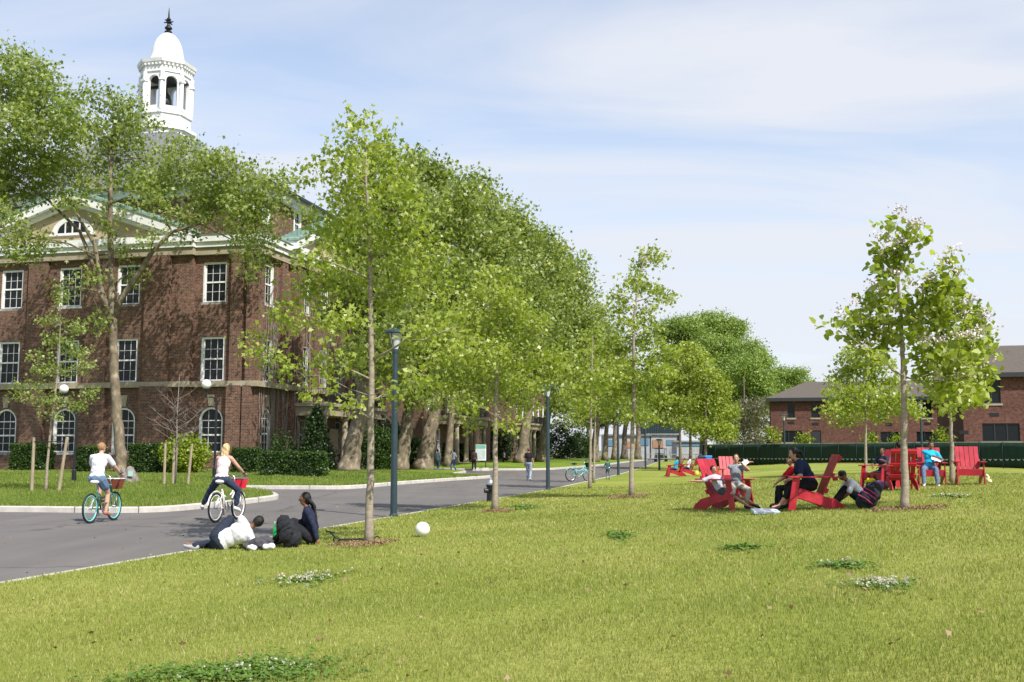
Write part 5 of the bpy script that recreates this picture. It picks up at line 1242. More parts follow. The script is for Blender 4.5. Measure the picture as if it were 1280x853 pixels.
    if hairstyle != 'short': mb.ell(head - fc * .045 * k - hup * .02 * k, (.06 * k, .080 * k, .10 * k), 14, 10, rh, .05)
    if hairstyle == 'bun': mb.ell(head - fc * .11 * k + hup * .05 * k, (.05 * k, .05 * k, .045 * k), 10, 8)
    if hairstyle == 'bob':
        for s in (-1, 0, 1): cap(mb, [head - fc * .05 * k + hl * s * .05 * k, head - fc * .07 * k + hl * s * .055 * k - hup * .17 * k], [.05 * k, .035 * k])
    if hairstyle == 'pony':
        b0_ = head - fc * .095 * k + hup * .03 * k; Zd = V((0, 0, 1)); cap(mb, [b0_, b0_ - fc * .06 * k - Zd * .03 * k, b0_ - fc * .11 * k - Zd * .15 * k, b0_ - fc * .15 * k - Zd * .30 * k], [.03 * k, .035 * k, .028 * k, .015 * k])
    if hairstyle == 'braids':
        for s in (-2, -1, 0, 1, 2): 
            b0_ = head - fc * .06 * k + hl * s * .028 * k; cap(mb, [b0_, b0_ - fc * (.09 + .01 * s) * k - hup * .12 * k, b0_ - fc * .13 * k - hup * .28 * k + hl * s * .01, b0_ - fc * .15 * k - hup * (.46 + .02 * s) * k + hl * s * .015], [.04 * k, .03 * k, .024 * k, .016 * k])
    hh_ = fuse(mb, .012, 1, .004, 5); hh_.build('hair', hm, root, smooth=True)
    return root
# ---------------------------------------------------------------- bicycles
def bicycle(label, loc, rz, frame, rim, saddle, basket=None, fender=None, name='bicycle'):
    root = empty(name, loc, label, 'bicycle', rz=rz)
    rh_, fh, R_ = Vector((-.52, 0, .34)), Vector((.56, 0, .34)), .34
    for hub in (rh_, fh):
        m1 = MB(); m1.tube([hub + Vector((math.cos(a) * (R_ - .022), 0, math.sin(a) * (R_ - .022))) for a in np.linspace(0, 2 * math.pi, 33)[:-1]], .024, 8, closed=True)
        wo = m1.build('wheel', M['rubber'], root, smooth=True)
        m2 = MB(); m2.tube([hub + Vector((math.cos(a) * (R_ - .058), 0, math.sin(a) * (R_ - .058))) for a in np.linspace(0, 2 * math.pi, 33)[:-1]], .017, 6, closed=True); m2.build('rim', rim, wo, smooth=True)
        m3 = MB()
        for i in range(28):
            a = i * 2 * math.pi / 28; m3.tube([hub + Vector((0, .025 * (-1) ** i, 0)), hub + Vector((math.cos(a) * (R_ - .06), 0, math.sin(a) * (R_ - .06)))], .0022, 3, cap=False)
        m3.tube([hub - Vector((0, .05, 0)), hub + Vector((0, .05, 0))], .022, 8); m3.build('spokes', M['chrome'], wo)
        if fender:
            m4 = MB(); a0, a1 = (R(10), R(170)) if hub is rh_ else (R(35), R(150))
            for i in range(14):
                t0, t1 = a0 + (a1 - a0) * i / 14, a0 + (a1 - a0) * (i + 1) / 14; rr = R_ + .03
                m4.bar(hub + Vector((math.cos(t0) * rr, 0, math.sin(t0) * rr)), hub + Vector((math.cos(t1) * rr, 0, math.sin(t1) * rr)), .055, .008, (0, 1, 0)) if False else m4.tube([hub + Vector((math.cos(t0) * rr, 0, math.sin(t0) * rr)), hub + Vector((math.cos(t1) * rr, 0, math.sin(t1) * rr))], .018, 6)
            m4.build('fender', fender, root)
    bb = Vector((-.05, 0, .30)); st = Vector((-.25, 0, .76)); hd0, hd1 = Vector((.42, 0, .66)), Vector((.36, 0, .86))
    m = MB(); m.tube([bb, st], .019); m.tube([bb, Vector((.15, 0, .36)), Vector((.33, 0, .52)), hd0], .024); m.tube([st + Vector((.03, 0, -.14)), Vector((.02, 0, .54)), Vector((.25, 0, .66)), hd1 - Vector((0, 0, .05))], .019); m.tube([hd0, hd1], .026)
    for s in (-.05, .05):
        m.tube([rh_ + Vector((0, s, 0)), bb + Vector((-.03, s * .6, 0))], .011); m.tube([rh_ + Vector((0, s, 0)), st + Vector((.02, s * .4, -.08))], .010)
        m.tube([hd0 + Vector((.005, s * .8, -.02)), fh + Vector((-.04, s, .12)), fh + Vector((0, s, 0))], .012)
    m.build('frame', frame, root, smooth=True)
    m = MB(); m.tube([hd1 - Vector((0, 0, .02)), hd1 + Vector((-.03, 0, .16))], .013)
    for s in (-1, 1): m.tube([hd1 + Vector((-.03, 0, .16)), hd1 + Vector((.04, s * .12, .22)), hd1 + Vector((.03, s * .27, .27)), hd1 + Vector((-.20, s * .33, .25))], .012)
    hb = m.build('handlebar', M['chrome'], root, smooth=True)
    m = MB()
    for s in (-1, 1): m.tube([hd1 + Vector((-.06, s * .318, .258)), hd1 + Vector((-.21, s * .332, .25))], .019)
    m.build('grips', M['rubber'], hb)
    m = MB(); m.tube([st, st + Vector((-.03, 0, .14))], .013); m.build('seat_post', M['chrome'], root)
    m = MB(); sc_ = st + Vector((-.05, 0, .17)); m.ell(sc_ + Vector((-.05, 0, 0)), (.12, .115, .05), 14, 8); cap(m, [sc_, sc_ + Vector((.15, 0, 0))], [.06, .028]); fs_ = fuse(m, .014, 1); fs_.build('saddle', saddle, root, smooth=True)
    m = MB(); m.tube([bb - Vector((0, .07, 0)), bb + Vector((0, .07, 0))], .02); 
    for s in (1, -1): m.bar(bb + Vector((0, .07 * s, 0)), bb + Vector((.06 * s, .07 * s, -.15 * s)), .018, .025, (0, 1, 0)); m.box(bb + Vector((.06 * s, .125 * s, -.15 * s)), (.10, .09, .025))
    m.lathe([(.085, -.004), (.09, 0), (.085, .004)], (0, 0, 0), 20); 
    # turn chainring upright
    k0 = len(m.v) - 60
    for i in range(k0, len(m.v)): v = m.v[i]; m.v[i] = (v[0] + bb.x, v[2] - .065, v[1] + bb.z)
    m.build('crank', M['chrome'], root)
    if basket:
        m = MB(); c = Vector((.56, 0, .86)); w0, w1, l0, l1, h = .13, .17, .10, .14, .12
        top = [c + Vector((x * l1, y * w1, h)) for x, y in ((-1, -1), (1, -1), (1, 1), (-1, 1))]; bot = [c + Vector((x * l0, y * w0, -h)) for x, y in ((-1, -1), (1, -1), (1, 1), (-1, 1))]
        m.add(top + bot, [(0, 1, 5, 4), (1, 2, 6, 5), (2, 3, 7, 6), (3, 0, 4, 7), (4, 5, 6, 7)]); 
        bo = m.build('basket', basket[0], root); s_ = bo.modifiers.new('s', 'SOLIDIFY'); s_.thickness = .012
        m = MB(); m.tube(top, .012, 6, closed=True); m.build('rim', basket[1], bo)
        m = MB(); m.tube([fh + Vector((0, .07, 0)), c + Vector((0, .09, -h))], .006); m.tube([fh + Vector((0, -.07, 0)), c + Vector((0, -.09, -h))], .006); m.build('bracket', M['iron'], root)
    return root
# heading from the two wheel contacts
def bike_pose(p_rear, p_front):
    a = G(*p_rear); b = G(*p_front); d = (b - a).normalized(); return a, math.atan2(d.y, d.x)
DEEP = dict(detail=True)
a = G(112, 655); hd = R(83); loc = Vector((a.x, a.y, 0)) + Vector((math.cos(hd), math.sin(hd), 0)) * .52
bicycle('moving cruiser bicycle with aqua rims and brown wicker basket under the rider in shorts', loc, hd, M['green_frame'], M['aqua'], M['cream'], (M['wicker'], M['cream']))
figure('cyclist seen from behind with short sandy hair, white T-shirt and denim shorts', loc, hd, 1.72, pelvis=(-.28, 0, 1.02), lean=(.16, 0, 1), face=(1, -.25, -.05), neckf=.12,
       hands=((.20, .30, 1.12), (.20, -.30, 1.12)), epole=((-.5, .8, -.6), (-.5, -.8, -.6)), feet=((.10, .125, .52), (-.06, -.13, .24)), kpole=((1, .15, .3), (1, -.15, .2)), toes=((1, 0, -.1), (1, 0, -.2)),
       skin='pink', hair=('sandy', (.30, .17, .08)), shirt=('white_tee', (.64, .64, .67)), sleeve=.36, pants=('denim_shorts', (.12, .19, .28)), plen=.26, shoe=('sandals', (.40, .18, .13)), curl=.95, build_=1.12)
a = G(269, 654); hd = R(77); loc = Vector((a.x, a.y, 0)) + Vector((math.cos(hd), math.sin(hd), 0)) * .52
bicycle('moving cream-white cruiser bicycle with a bright red front basket under the blonde rider', loc, hd, M['cream'], M['cream'], M['cream'], (M['redbag'], M['chrome']), M['cream'])
figure('blonde cyclist seen from behind in pale pink tank top and dark jeans, legs splayed', loc, hd, 1.72, pelvis=(-.28, 0, 1.0), lean=(.14, 0, 1), face=(1, .1, -.15), neckf=.15,
       hands=((.20, .30, 1.12), (.20, -.30, 1.12)), epole=((-.5, .8, -.6), (-.5, -.8, -.6)), feet=((-.02, .62, .36), (.10, -.18, .32)), kpole=((.7, .7, .2), (.8, -.7, .2)), toes=((.9, .5, -.3), (1, -.1, -.3)),
       skin='pink', hair=('blonde', (.50, .36, .18)), hairstyle='bob', shirt=('pale_pink_tank', (.74, .62, .62)), tank=True, pants=('dark_jeans', (.035, .05, .085)), plen=.9, shoe=('white_sneaker', (.7, .7, .7)), curl=.95, build_=.98)
# ---------------------------------------------------------------- resting pair
def gd(px, py): 
    p = G(px, py); return p
p = gd(284, 687); p.z = gz(p.x, p.y)
figure('person in white T-shirt and dark jeans reclining at the lawn edge, seen from behind', p, R(90), 1.66, pelvis=(0, .12, .13), lean=(.05, -.88, .38), left=(-.25, .45, .85), face=(.7, .5, .2), neckf=.0,
       hands=((.22, -.15, .10), (.16, -.66, .06)), epole=((-1, 0, .2), (-.6, -.3, -.3)), feet=((.34, .02, .08), (-.05, .52, .07)), kpole=((.1, -.1, 1), (.6, .9, .1)), toes=((.2, 1, .1), (-.1, 1, .2)),
       skin='brown', hair=('black', (.012, .010, .010)), shirt=('white_tee', (.64, .64, .67)), sleeve=.42, pants=('navy_jeans', (.025, .032, .05)), shoe=('grey_sneaker', (.35, .35, .36)), build_=1.2)
p = gd(389, 681)
figure('girl with long black braids and navy jacket sitting on the lawn edge, in profile', p, R(188), 1.62, pelvis=(0, 0, .13), lean=(-.06, 0, 1), face=(1, 0, -.03), neckf=.35,
       hands=((-.12, .22, .07), (.30, -.10, .38)), epole=((-1, .4, 0), (-.5, -1, -.3)), feet=((.62, .10, .07), (.55, -.10, .07)), kpole=((.2, 0, 1), (.2, 0, 1)), skin='brown', hair=('black', (.012, .010, .010)), hairstyle='braids',
       shirt=('navy_jacket', (.022, .027, .055)), sleeve=.97, pants=('black_trousers', (.02, .02, .024)), shoe=('black_shoe', (.03, .03, .03)), build_=1.1)
# ---------------------------------------------------------------- bags and small things
def backpack(label, loc, rz, tilt, body, trim, s=1.0, roll=0.0, name='backpack', cat='backpack'):
    root = empty(name, loc, label, cat, rz=rz); T = Matrix.Rotation(roll, 3, 'X') @ Matrix.Rotation(tilt, 3, 'Y')
    off = Vector((0, 0, .06 * s)); f = lambda x, y, z: T @ Vector((x * s, y * s, z * s)) + off
    m = MB()
    for z, a, b in ((.05, .13, .17), (.17, .15, .185), (.30, .13, .175), (.40, .10, .13)): m.ell(f(0, 0, z), (a * s, b * s, .12 * s), 14, 8, T)
    fuse(m, .02, 2, .008, 2).build('body', body, root, smooth=True)
    m = MB(); m.ell(f(.13, 0, .15), (.06 * s, .135 * s, .12 * s), 12, 8, T); m.ell(f(.11, 0, .32), (.04 * s, .11 * s, .07 * s), 12, 8, T); fuse(m, .015, 1, .005, 1).build('front_pocket', body, root, smooth=True)
    m = MB()
    for y in (-.09, .09): m.tube([f(-.10, y, .42), f(-.20, y, .36), f(-.22, y, .2), f(-.13, y, .03)], .017 * s, 6)
    m.tube([f(-.03, -.04, .49), f(-.03, 0, .545), f(-.03, .04, .49)], .012 * s, 6); m.build('strap', trim, root, smooth=True)
    m = MB()
    for z in (.10, .2, .27): m.tube([f(.165, -.15, z), f(.185, 0, z + .012), f(.165, .15, z)], .008 * s, 5)
    m.build('piping', trim, root); return root
M['pack_black'] = fabric('black_nylon', (.022, .023, .026), .3); M['pack_pink'] = fabric('magenta_trim', (.55, .05, .22)); M['pack_white'] = fabric('white_trim', (.6, .6, .6))
backpack('bulging black backpack leaning against the girl with braids', gd(367, 685), R(-100), R(-14), M['pack_black'], M['pack_black'], 1.05, R(34))
p = gd(1078, 637)
backpack('black backpack with magenta piping and white strap on the grass behind the boy in white', p, R(-120), R(-20), M['pack_black'], M['pack_pink'], 1.05, R(-34))
p = gd(322, 688); m = MB()
for dx, dy, z, a, b, c in ((0, 0, .08, .22, .14, .09), (.12, .03, .12, .14, .12, .10), (-.12, 0, .06, .13, .12, .07), (.02, -.05, .14, .12, .10, .06)): m.ell((dx, dy, z), (a, b, c), 14, 8)
cr_ = empty('jacket', p, 'crumpled grey jacket with white lining on the grass between the resting pair', 'jacket'); fuse(m, .018, 1, .016, 4).build('cloth', fab('charcoal', (.07, .07, .08)), cr_, smooth=True)
m = MB(); m.ell((.20, -.08, .06), (.11, .08, .055), 12, 7); m.ell((-.06, -.14, .05), (.10, .05, .045), 12, 7); fuse(m, .015, 1, .012, 7).build('lining', fab('white_tee', (.64, .64, .67)), cr_, smooth=True)
def bottle(label, loc, mat, h=.24):
    root = empty('drink_bottle', loc, label, 'bottle'); m = MB(); m.lathe([(.028, 0), (.034, .01), (.034, h * .55), (.030, h * .65), (.014, h * .85), (.013, h * .93)], n=14); m.build('body', mat, root, smooth=True)
    m = MB(); m.lathe([(.015, h * .93), (.015, h), (.013, h + .003)], n=12); m.build('cap', M['white'], root)
M['green_plastic'] = plain('green_plastic', (.02, .30, .08), .2, v=.05); bottle('green plastic drink bottle standing beside the bulging black backpack', gd(343, 679) + Vector((0, 0, .1 * 0)), M['green_plastic'], .46 * .8)
# white ball
p = gd(528, 671.5); m = MB(); rB = .135; m.ell((0, 0, rB), (rB, rB, rB), 28, 18); M['ball'] = plain('white_leather', (.74, .73, .70), .55, v=.04)
o = m.build('ball', M['ball'], smooth=True); o.location = p; tag(o, 'white ball lying on the lawn right of the tallest young tree', 'ball')
# scooter lying under the tree
p = gd(445, 679); root = empty('kick_scooter', p, 'black kick scooter lying on the grass against the tallest young tree trunk', 'scooter', rz=R(5))
m = MB(); m.bar((-.28, 0, .06), (.32, .05, .06), .11, .02); m.build('deck', M['iron'], root)
m = MB(); m.tube([(-.28, 0, .07), (-.36, -.02, .10), (-.46, .18, .17)], .015); m.tube([(-.52, .06, .20), (-.40, .30, .15)], .014); m.tube([(.28, .03, .06), (.30, .05, .28)], .013); m.build('handlebar', M['iron'], root)
for x in (-.34, .36):
    m = MB(); m.tube([(x + math.cos(a) * .05, .02, .055 + math.sin(a) * .05) for a in np.linspace(0, 2 * math.pi, 13)[:-1]], .012, 6, closed=True); m.build('wheel', M['rubber'], root)
# notebook on the grass
p = gd(957, 643); root = empty('notebook', p, 'open pale blue notebook lying on the grass between the facing red chairs', 'notebook', rz=R(3))
m = MB(); m.box((0, 0, .05), (.52, .28, .035), Matrix.Rotation(R(10), 3, 'X')); m.build('cover', plain('pale_blue_cover', (.45, .55, .66), .5), root)
m = MB(); m.box((-.02, 0, .075), (.47, .25, .012), Matrix.Rotation(R(10), 3, 'X')); m.tube([(.0, .05, .08), (-.1, .1, .16)], .006); m.build('pages', M['white'], root)
# ---------------------------------------------------------------- red garden chairs
def red_chair(label, loc, rz, s=1.1):
    root = empty('garden_chair', loc, label, 'chair', 'red slatted garden chairs on the lawn', rz=rz); root.scale = (s, s * .88, s)
    m = MB(); n = 5; w = .66 / n; b0_, b1_ = Vector((-.13, 0, .24)), Vector((-.46, 0, .99)); d = (b1_ - b0_); nx = Vector((d.z, 0, -d.x)).normalized()
    for i in range(n):
        y = -.33 + w * (i + .5); m.bar(b0_ + Vector((0, y, 0)), b1_ + Vector((0, y, 0)), w - .012, .024, nx)
    m.build('backrest', M['red'], root, bevel=.004)
    m = MB()
    for t in (.16, .52, .93):
        p_ = b0_.lerp(b1_, t) - nx * .035; m.bar(p_ - Vector((0, .36, 0)), p_ + Vector((0, .36, 0)), .10 if t > .9 else .07, .04, nx) if False else m.box(p_, (.045, .70 if t < .9 else .66, .085), Matrix.Rotation(-math.atan2(.33, .75), 3, 'Y'))
    m.build('back_rail', M['red'], root, bevel=.004)
    m = MB(); s0, s1 = Vector((.37, 0, .40)), Vector((-.16, 0, .27)); n = 6
    for i in range(n):
        t = (i + .5) / n; p_ = s0.lerp(s1, t); m.box(p_, (.082, .64, .022), Matrix.Rotation(math.atan2(-.13, -.53) + math.pi, 3, 'Y') if False else Matrix.Rotation(-math.atan2(.13, .53), 3, 'Y'))
    m.build('seat', M['red'], root, bevel=.003)
    m = MB(); m.box((.385, 0, .325), (.026, .66, .17)); m.build('front_panel', M['red'], root, bevel=.004)
    for y in (-.345, .319):
        m = MB(); prof = [(.40, .385), (.40, .24), (.12, .155), (-.12, .075), (-.26, .0), (-.56, .0), (-.50, .09), (-.36, .20), (-.12, .26), (.1, .32)]
        m.prism([(x, y, z) for x, z in prof], (0, .026, 0)); m.build('side_rail', M['red'], root, bevel=.003)
    for y in (-.375, .347):
        m = MB(); m.prism([(.27, y, 0) if False else (.36, y, 0), (.49, y, 0), (.39, y, .575), (.26, y, .575)], (0, .028, 0)); m.build('leg', M['red'], root, bevel=.003)
        m = MB(); m.prism([(-.44, y - .055, .578), (.47, y - .055, .578), (.47, y + .085, .578), (-.44, y + .085, .578)], (0, 0, .026)); m.box((-.36, y + .014, .55), (.09, .03, .05)); m.build('armrest', M['red'], root, bevel=.004)
    return root
proto = red_chair('red slatted chair with its backrest lit, holding the two boys', gd(906, 637), R(-48))
def chair(label, px, py, rz, Y=None, s=1.1):
    p = gd(px, py) if Y is None else on(at(px, 590, Y).x, Y)
    o = dup(proto, None, p, R(rz), label); o.scale = (s, s * .88, s); return o
cB = chair('red slatted chair seen side-on, holding the woman in navy', 1015, 637, 176)
cD = chair('red slatted chair with its back turned, between the seated people and flowering tree trunk', 1127, 613, 80)
cE = chair('red slatted chair under the boy in the bright blue T-shirt', 1164, 607, -106)
cF = chair('empty red slatted chair facing the camera at far right', 1212, 606, -107)
cG = chair('red slatted chair under the boy with the navy shirt, left of the turned one', 1104, 611, -150)
cC = chair('red slatted chair mostly hidden behind the two boys and white paper', 913, 600, -90, Y=37)
cH = chair('small distant red chair, left of the pair near the aqua bicycle', 845, 596, 168, s=1.1)
cI = chair('small distant red chair, right of the distant pair facing left', 861, 595, 172, s=1.1)
def seat_loc(c, x, y, z):   # chair-local -> world
    s = c.scale.x; a = c.rotation_euler.z; return c.location + Vector((math.cos(a) * x * s - math.sin(a) * y * s, math.sin(a) * x * s + math.cos(a) * y * s, z * s))
def on_chair(c): return c.location.copy()
# woman in chair B (same frame as the chair)
figure('woman with black ponytail in navy T-shirt and black capris sitting in the side-on chair', cB.location, cB.rotation_euler.z, 1.66, pelvis=(.02, 0, .50), lean=(.30, 0, 1), face=(1, 0, -.25), neckf=.25,
       hands=((.44, .14, .60), (.42, -.16, .58)), epole=((-.3, .8, -.8), (-.3, -.8, -.8)), feet=((.66, .12, .08), (.50, -.14, .08)), kpole=((.5, .2, 1), (.5, -.2, 1)), skin='tan', hair=('black', (.012, .010, .010)), hairstyle='pony',
       shirt=('navy_tee', (.018, .025, .06)), sleeve=.34, pants=('black_capri', (.016, .016, .018)), plen=.74, shoe=('black_shoe', (.03, .03, .03)), build_=1.25)
figure('child in red T-shirt sitting on the far side of the woman in navy', seat_loc(cB, .18, -.62, 0), R(182), 1.30, pelvis=(0, 0, .42), lean=(.12, 0, 1), face=(1, .3, -.1), hands=((.38, .10, .52), (.34, -.12, .50)), epole=((0, .8, -.8), (0, -.8, -.8)),
       feet=((.34, .1, .08), (.36, -.1, .08)), kpole=((1, 0, .6), (1, 0, .6)), skin='olive', hair=('black', (.012, .010, .010)), shirt=('red_tee', (.50, .012, .02)), sleeve=.4, pants=('black_trousers', (.02, .02, .024)), shoe=('black_shoe', (.03, .03, .03)))
# boys in chair A
aA = proto
figure('boy in grey T-shirt and khaki trousers perched in front, raising both arms', seat_loc(aA, .26, .0, 0), R(-78), 1.40, pelvis=(0, .02, .53), lean=(.02, 0, 1), face=(.9, -.35, -.05), neckf=.05,
       hands=((.28, .06, .98), (.02, .34, 1.02)), epole=((.2, .9, -.7), (.1, -1, -.6)), feet=((.28, .12, .10), (.10, -.16, .09)), kpole=((1, .3, .5), (1, -.3, .5)), skin='tan', hair=('black', (.012, .010, .010)),
       shirt=('grey_tee', (.22, .24, .27)), sleeve=.38, pants=('khaki', (.42, .38, .30)), plen=.82, shoe=('black_shoe', (.03, .03, .03)))
figure('boy in light shirt and dark shorts slouching in the chair behind, arm stretched out', seat_loc(aA, .02, -.12, 0), R(-50), 1.34, pelvis=(.10, -.08, .40), lean=(-.75, .05, .55), face=(.95, -.3, .0), neckf=.5,
       hands=((-.10, .45, .52), (-.36, -.52, .62)), epole=((0, .5, -1), (0, -.3, -1)), feet=((.74, .22, .12), (.70, .02, .10)), kpole=((.3, .2, 1), (.3, -.1, 1)), skin='olive', hair=('black', (.012, .010, .010)),
       shirt=('light_grey_tee', (.40, .42, .46)), sleeve=.4, pants=('charcoal_shorts', (.06, .065, .08)), plen=.42, shoe=('black_shoe', (.03, .03, .03)))
p = at(871, 592, proto.location.y - .2); m = MB(); m.ell((0, 0, 0), (.05, .035, .06), 10, 8); o = m.build('snack_bag', plain('yellow_foil', (.7, .52, .05), .4), smooth=True); o.location = p; tag(o, 'small yellow bag held in the outstretched hand over the armrest', 'snack bag')
p = at(929, 579, proto.location.y - .35); m = MB(); m.add([(-.09, 0, -.03), (.02, .03, .05), (.12, .0, .01), (.03, -.03, -.06), (.0, .0, .09), (.11, .05, .07)], [(0, 1, 2, 3), (1, 4, 5, 2)]); o = m.build('paper_sheet', M['white']); o.location = p; o.modifiers.new('s', 'SOLIDIFY').thickness = .006; tag(o, 'crumpled white paper held up by the boy in grey', 'paper')
# boy in white on the grass behind chair B
p = gd(1077, 632)
figure('boy in white T-shirt and black trousers sitting on the grass with bowed head', p, R(184), 1.50, pelvis=(0, 0, .13), lean=(.33, 0, 1), face=(1, .15, -.8), neckf=.5,
       hands=((.46, .10, .12), (.42, -.16, .10)), epole=((-.2, .8, .1), (-.2, -.8, .1)), feet=((.62, .12, .07), (.52, -.16, .07)), kpole=((.2, .1, 1), (.2, -.2, 1)), skin='brown', hair=('black', (.012, .010, .010)),
       shirt=('white_tee', (.64, .64, .67)), sleeve=.42, pants=('black_trousers', (.02, .02, .024)), shoe=('black_shoe', (.03, .03, .03)))
# back group
figure('boy in bright blue T-shirt and jeans leaning back in his chair with white paper', cE.location, cE.rotation_euler.z, 1.62, pelvis=(.02, -.03, .50), lean=(-.18, .12, 1), face=(1, .1, -.05), hands=((.16, .10, .66), (.28, .40, .72)), epole=((0, .9, -.5), (0, -.9, -.4)),
       feet=((.52, .12, .08), (.50, -.24, .08)), kpole=((1, .1, .7), (1, -.3, .7)), skin='brown', hair=('black', (.012, .010, .010)), shirt=('cyan_tee', (.02, .38, .62)), sleeve=.42, pants=('blue_jeans', (.12, .18, .28)), shoe=('white_sneaker', (.7, .7, .7)), build_=1.12)
m = MB(); m.box((0, 0, 0), (.26, .17, .012), Matrix.Rotation(R(20), 3, 'Y')); o = m.build('paper_sheet', M['white'], bevel=.002); o.location = seat_loc(cE, .22, .12, .68); o.rotation_euler = (R(25), 0, R(-20)); tag(o, 'white paper on the lap of the boy in bright blue', 'paper')
figure('boy in navy shirt facing the camera, in the chair left of the turned one', cG.location, cG.rotation_euler.z, 1.40, pelvis=(.02, 0, .47), lean=(-.10, 0, 1), face=(1, .3, -.05), hands=((.25, .12, .62), (.25, -.12, .62)), epole=((0, .9, -.5), (0, -.9, -.5)),
       feet=((.50, .12, .08), (.50, -.12, .08)), kpole=((1, 0, .7), (1, 0, .7)), skin='brown', hair=('black', (.012, .010, .010)), shirt=('navy_tee', (.018, .025, .06)), sleeve=.4, pants=('black_trousers', (.02, .02, .024)), shoe=('black_shoe', (.03, .03, .03)))
figure('person in grey sleeves in the turned chair, arm raised sideways', cD.location, cD.rotation_euler.z, 1.66, pelvis=(0, 0, .50), lean=(-.12, .05, 1), face=(1, .4, 0), hands=((.10, .42, .78), (.25, -.15, .65)), epole=((-.3, 0, -1), (0, -.9, -.5)),
       feet=((.50, .12, .08), (.50, -.12, .08)), kpole=((1, 0, .7), (1, 0, .7)), skin='brown', hair=('black', (.012, .010, .010)), shirt=('pale_grey_tee', (.42, .44, .47)), sleeve=.48, pants=('black_trousers', (.02, .02, .024)), shoe=('black_shoe', (.03, .03, .03)))
p = gd(1107, 612.5) + Vector((-.25, -.1, 0)); m = MB()
for dx, z, a, c in ((0, .12, .24, .13), (.14, .10, .16, .11), (-.14, .10, .14, .10)): m.ell((dx, 0, z), (a, .16, c), 14, 8)
o = fuse(m, .02, 1, .014, 8).build('cloth_bag', fab('lavender', (.26, .22, .34)), smooth=True); o.location = p; tag(o, 'lavender cloth bag on the grass beside the back group of red chairs', 'bag')
m = MB(); m.ell((0, 0, 0), (.13, .08, .06), 12, 8); o = fuse(m, .015, 1, .01, 2).build('yellow_shirt', fab('yellow', (.75, .60, .02)), smooth=True); o.location = p + Vector((-.18, .02, .26)); tag(o, 'bright yellow garment on top of the lavender bag', 'garment')
p = gd(1234, 604); m = MB(); m.ell((0, 0, .13), (.06, .10, .13), 12, 8); m.ell((.07, 0, .06), (.07, .08, .06), 12, 8); o = fuse(m, .015, 1, .012, 2).build('plastic_bag', fab('pale_yellow', (.72, .68, .38)), smooth=True); o.location = p; tag(o, 'pale yellow plastic bag against the right side of the empty chair', 'bag')
for c, lab, sh_ in ((cH, 'tiny distant person in blue in the left of the far red pair', ('cyan_tee', (.02, .38, .62))), (cI, 'tiny distant person in white in the right of the far red pair', ('white_tee', (.64, .64, .67)))):
    figure(lab, c.location, c.rotation_euler.z, 1.5, pelvis=(.05, 0, .47), lean=(-.3, 0, 1), hands=((.3, .12, .62), (.3, -.12, .62)), feet=((.55, .12, .08), (.5, -.12, .08)), kpole=((1, 0, .7), (1, 0, .7)), skin='brown', shirt=sh_, detail=False, fingers=False, shoe=None)
# walkers far down the road
def walker(px, py, lab, heading, H=1.7, zf=gz, arms=None, **k):
    p = G(px, py, zf); k.setdefault('hands', ((.12, .24, .80), (.05, -.26, .80)))
    return figure(lab, p, R(heading), H, pelvis=(0, 0, .92 * H / 1.7), feet=((.16, .1, .08), (-.16, -.1, .10)), detail=False, fingers=True, **k)
walker(661, 600.5, 'pedestrian walking away down the road in black top and pale jeans', 80, 1.75, skin='tan', hair=('auburn', (.12, .05, .03)), shirt=('black_top', (.02, .02, .022)), sleeve=.3, pants=('pale_jeans', (.28, .33, .40)))
walker(547, 590, 'pedestrian in light blue top and jeans, leftmost by the distant kerb', 60, 1.68, hair=('brown', (.05, .03, .02)), shirt=('light_blue', (.35, .48, .58)), pants=('blue_jeans', (.12, .18, .28)))
walker(567, 589.5, 'pedestrian in white T-shirt and blue jeans with a hand raised to the face', 150, 1.70, skin='brown', shirt=('white_tee', (.64, .64, .67)), pants=('mid_jeans', (.08, .13, .24)), hands=((.20, .10, 1.45), (.1, -.3, .95)))
walker(592.5, 589, 'pedestrian in dark clothes with a tan bag just left of the map board', 95, 1.70, skin='brown', shirt=('dark_red_top', (.06, .03, .03)), sleeve=.9, pants=('black_trousers', (.02, .02, .024)))
walker(630, 583, 'distant pedestrian in pale top in the shade beneath the plane trees', 200, 1.65, skin='brown', shirt=('pale_rose', (.5, .42, .42)), pants=('black_trousers', (.02, .02, .024)))
p = gd(760, 599.5)
figure('small child in dark clothes riding a little scooter across the lawn edge', p + Vector((0, 0, .06)), R(100), 1.05, pelvis=(0, 0, .55), lean=(.15, 0, 1), hands=((.28, .16, .62), (.28, -.16, .62)), feet=((.05, .06, .07), (-.12, -.08, .07)), skin='tan', hair=('brown', (.05, .03, .02)),
       shirt=('teal_top', (.03, .12, .12)), pants=('grey_trousers', (.10, .11, .13)), detail=False)
root = empty('kick_scooter', p, 'little scooter under the small child near the parked aqua bicycle', 'scooter', rz=R(100))
m = MB(); m.bar((-.22, 0, .055), (.26, 0, .055), .10, .02); m.build('deck', M['chrome'], root)
m = MB(); m.tube([(.27, 0, .05), (.25, 0, .66)], .015); m.tube([(.25, -.17, .66), (.25, .17, .66)], .015); m.build('handlebar', M['chrome'], root)
for x in (-.26, .31):
    m = MB(); m.tube([(x + math.cos(a) * .045, 0, .05 + math.sin(a) * .045) for a in np.linspace(0, 2 * math.pi, 13)[:-1]], .012, 6, closed=True); m.build('wheel', M['rubber'], root)
a = G(724, 602)
bicycle('parked aqua bicycle with a dark front basket standing at the road edge', Vector((a.x, a.y, gz(a.x, a.y))), R(28), M['aqua'], M['chrome'], M['rubber'], (M['pack_black'], M['iron']), M['aqua'])
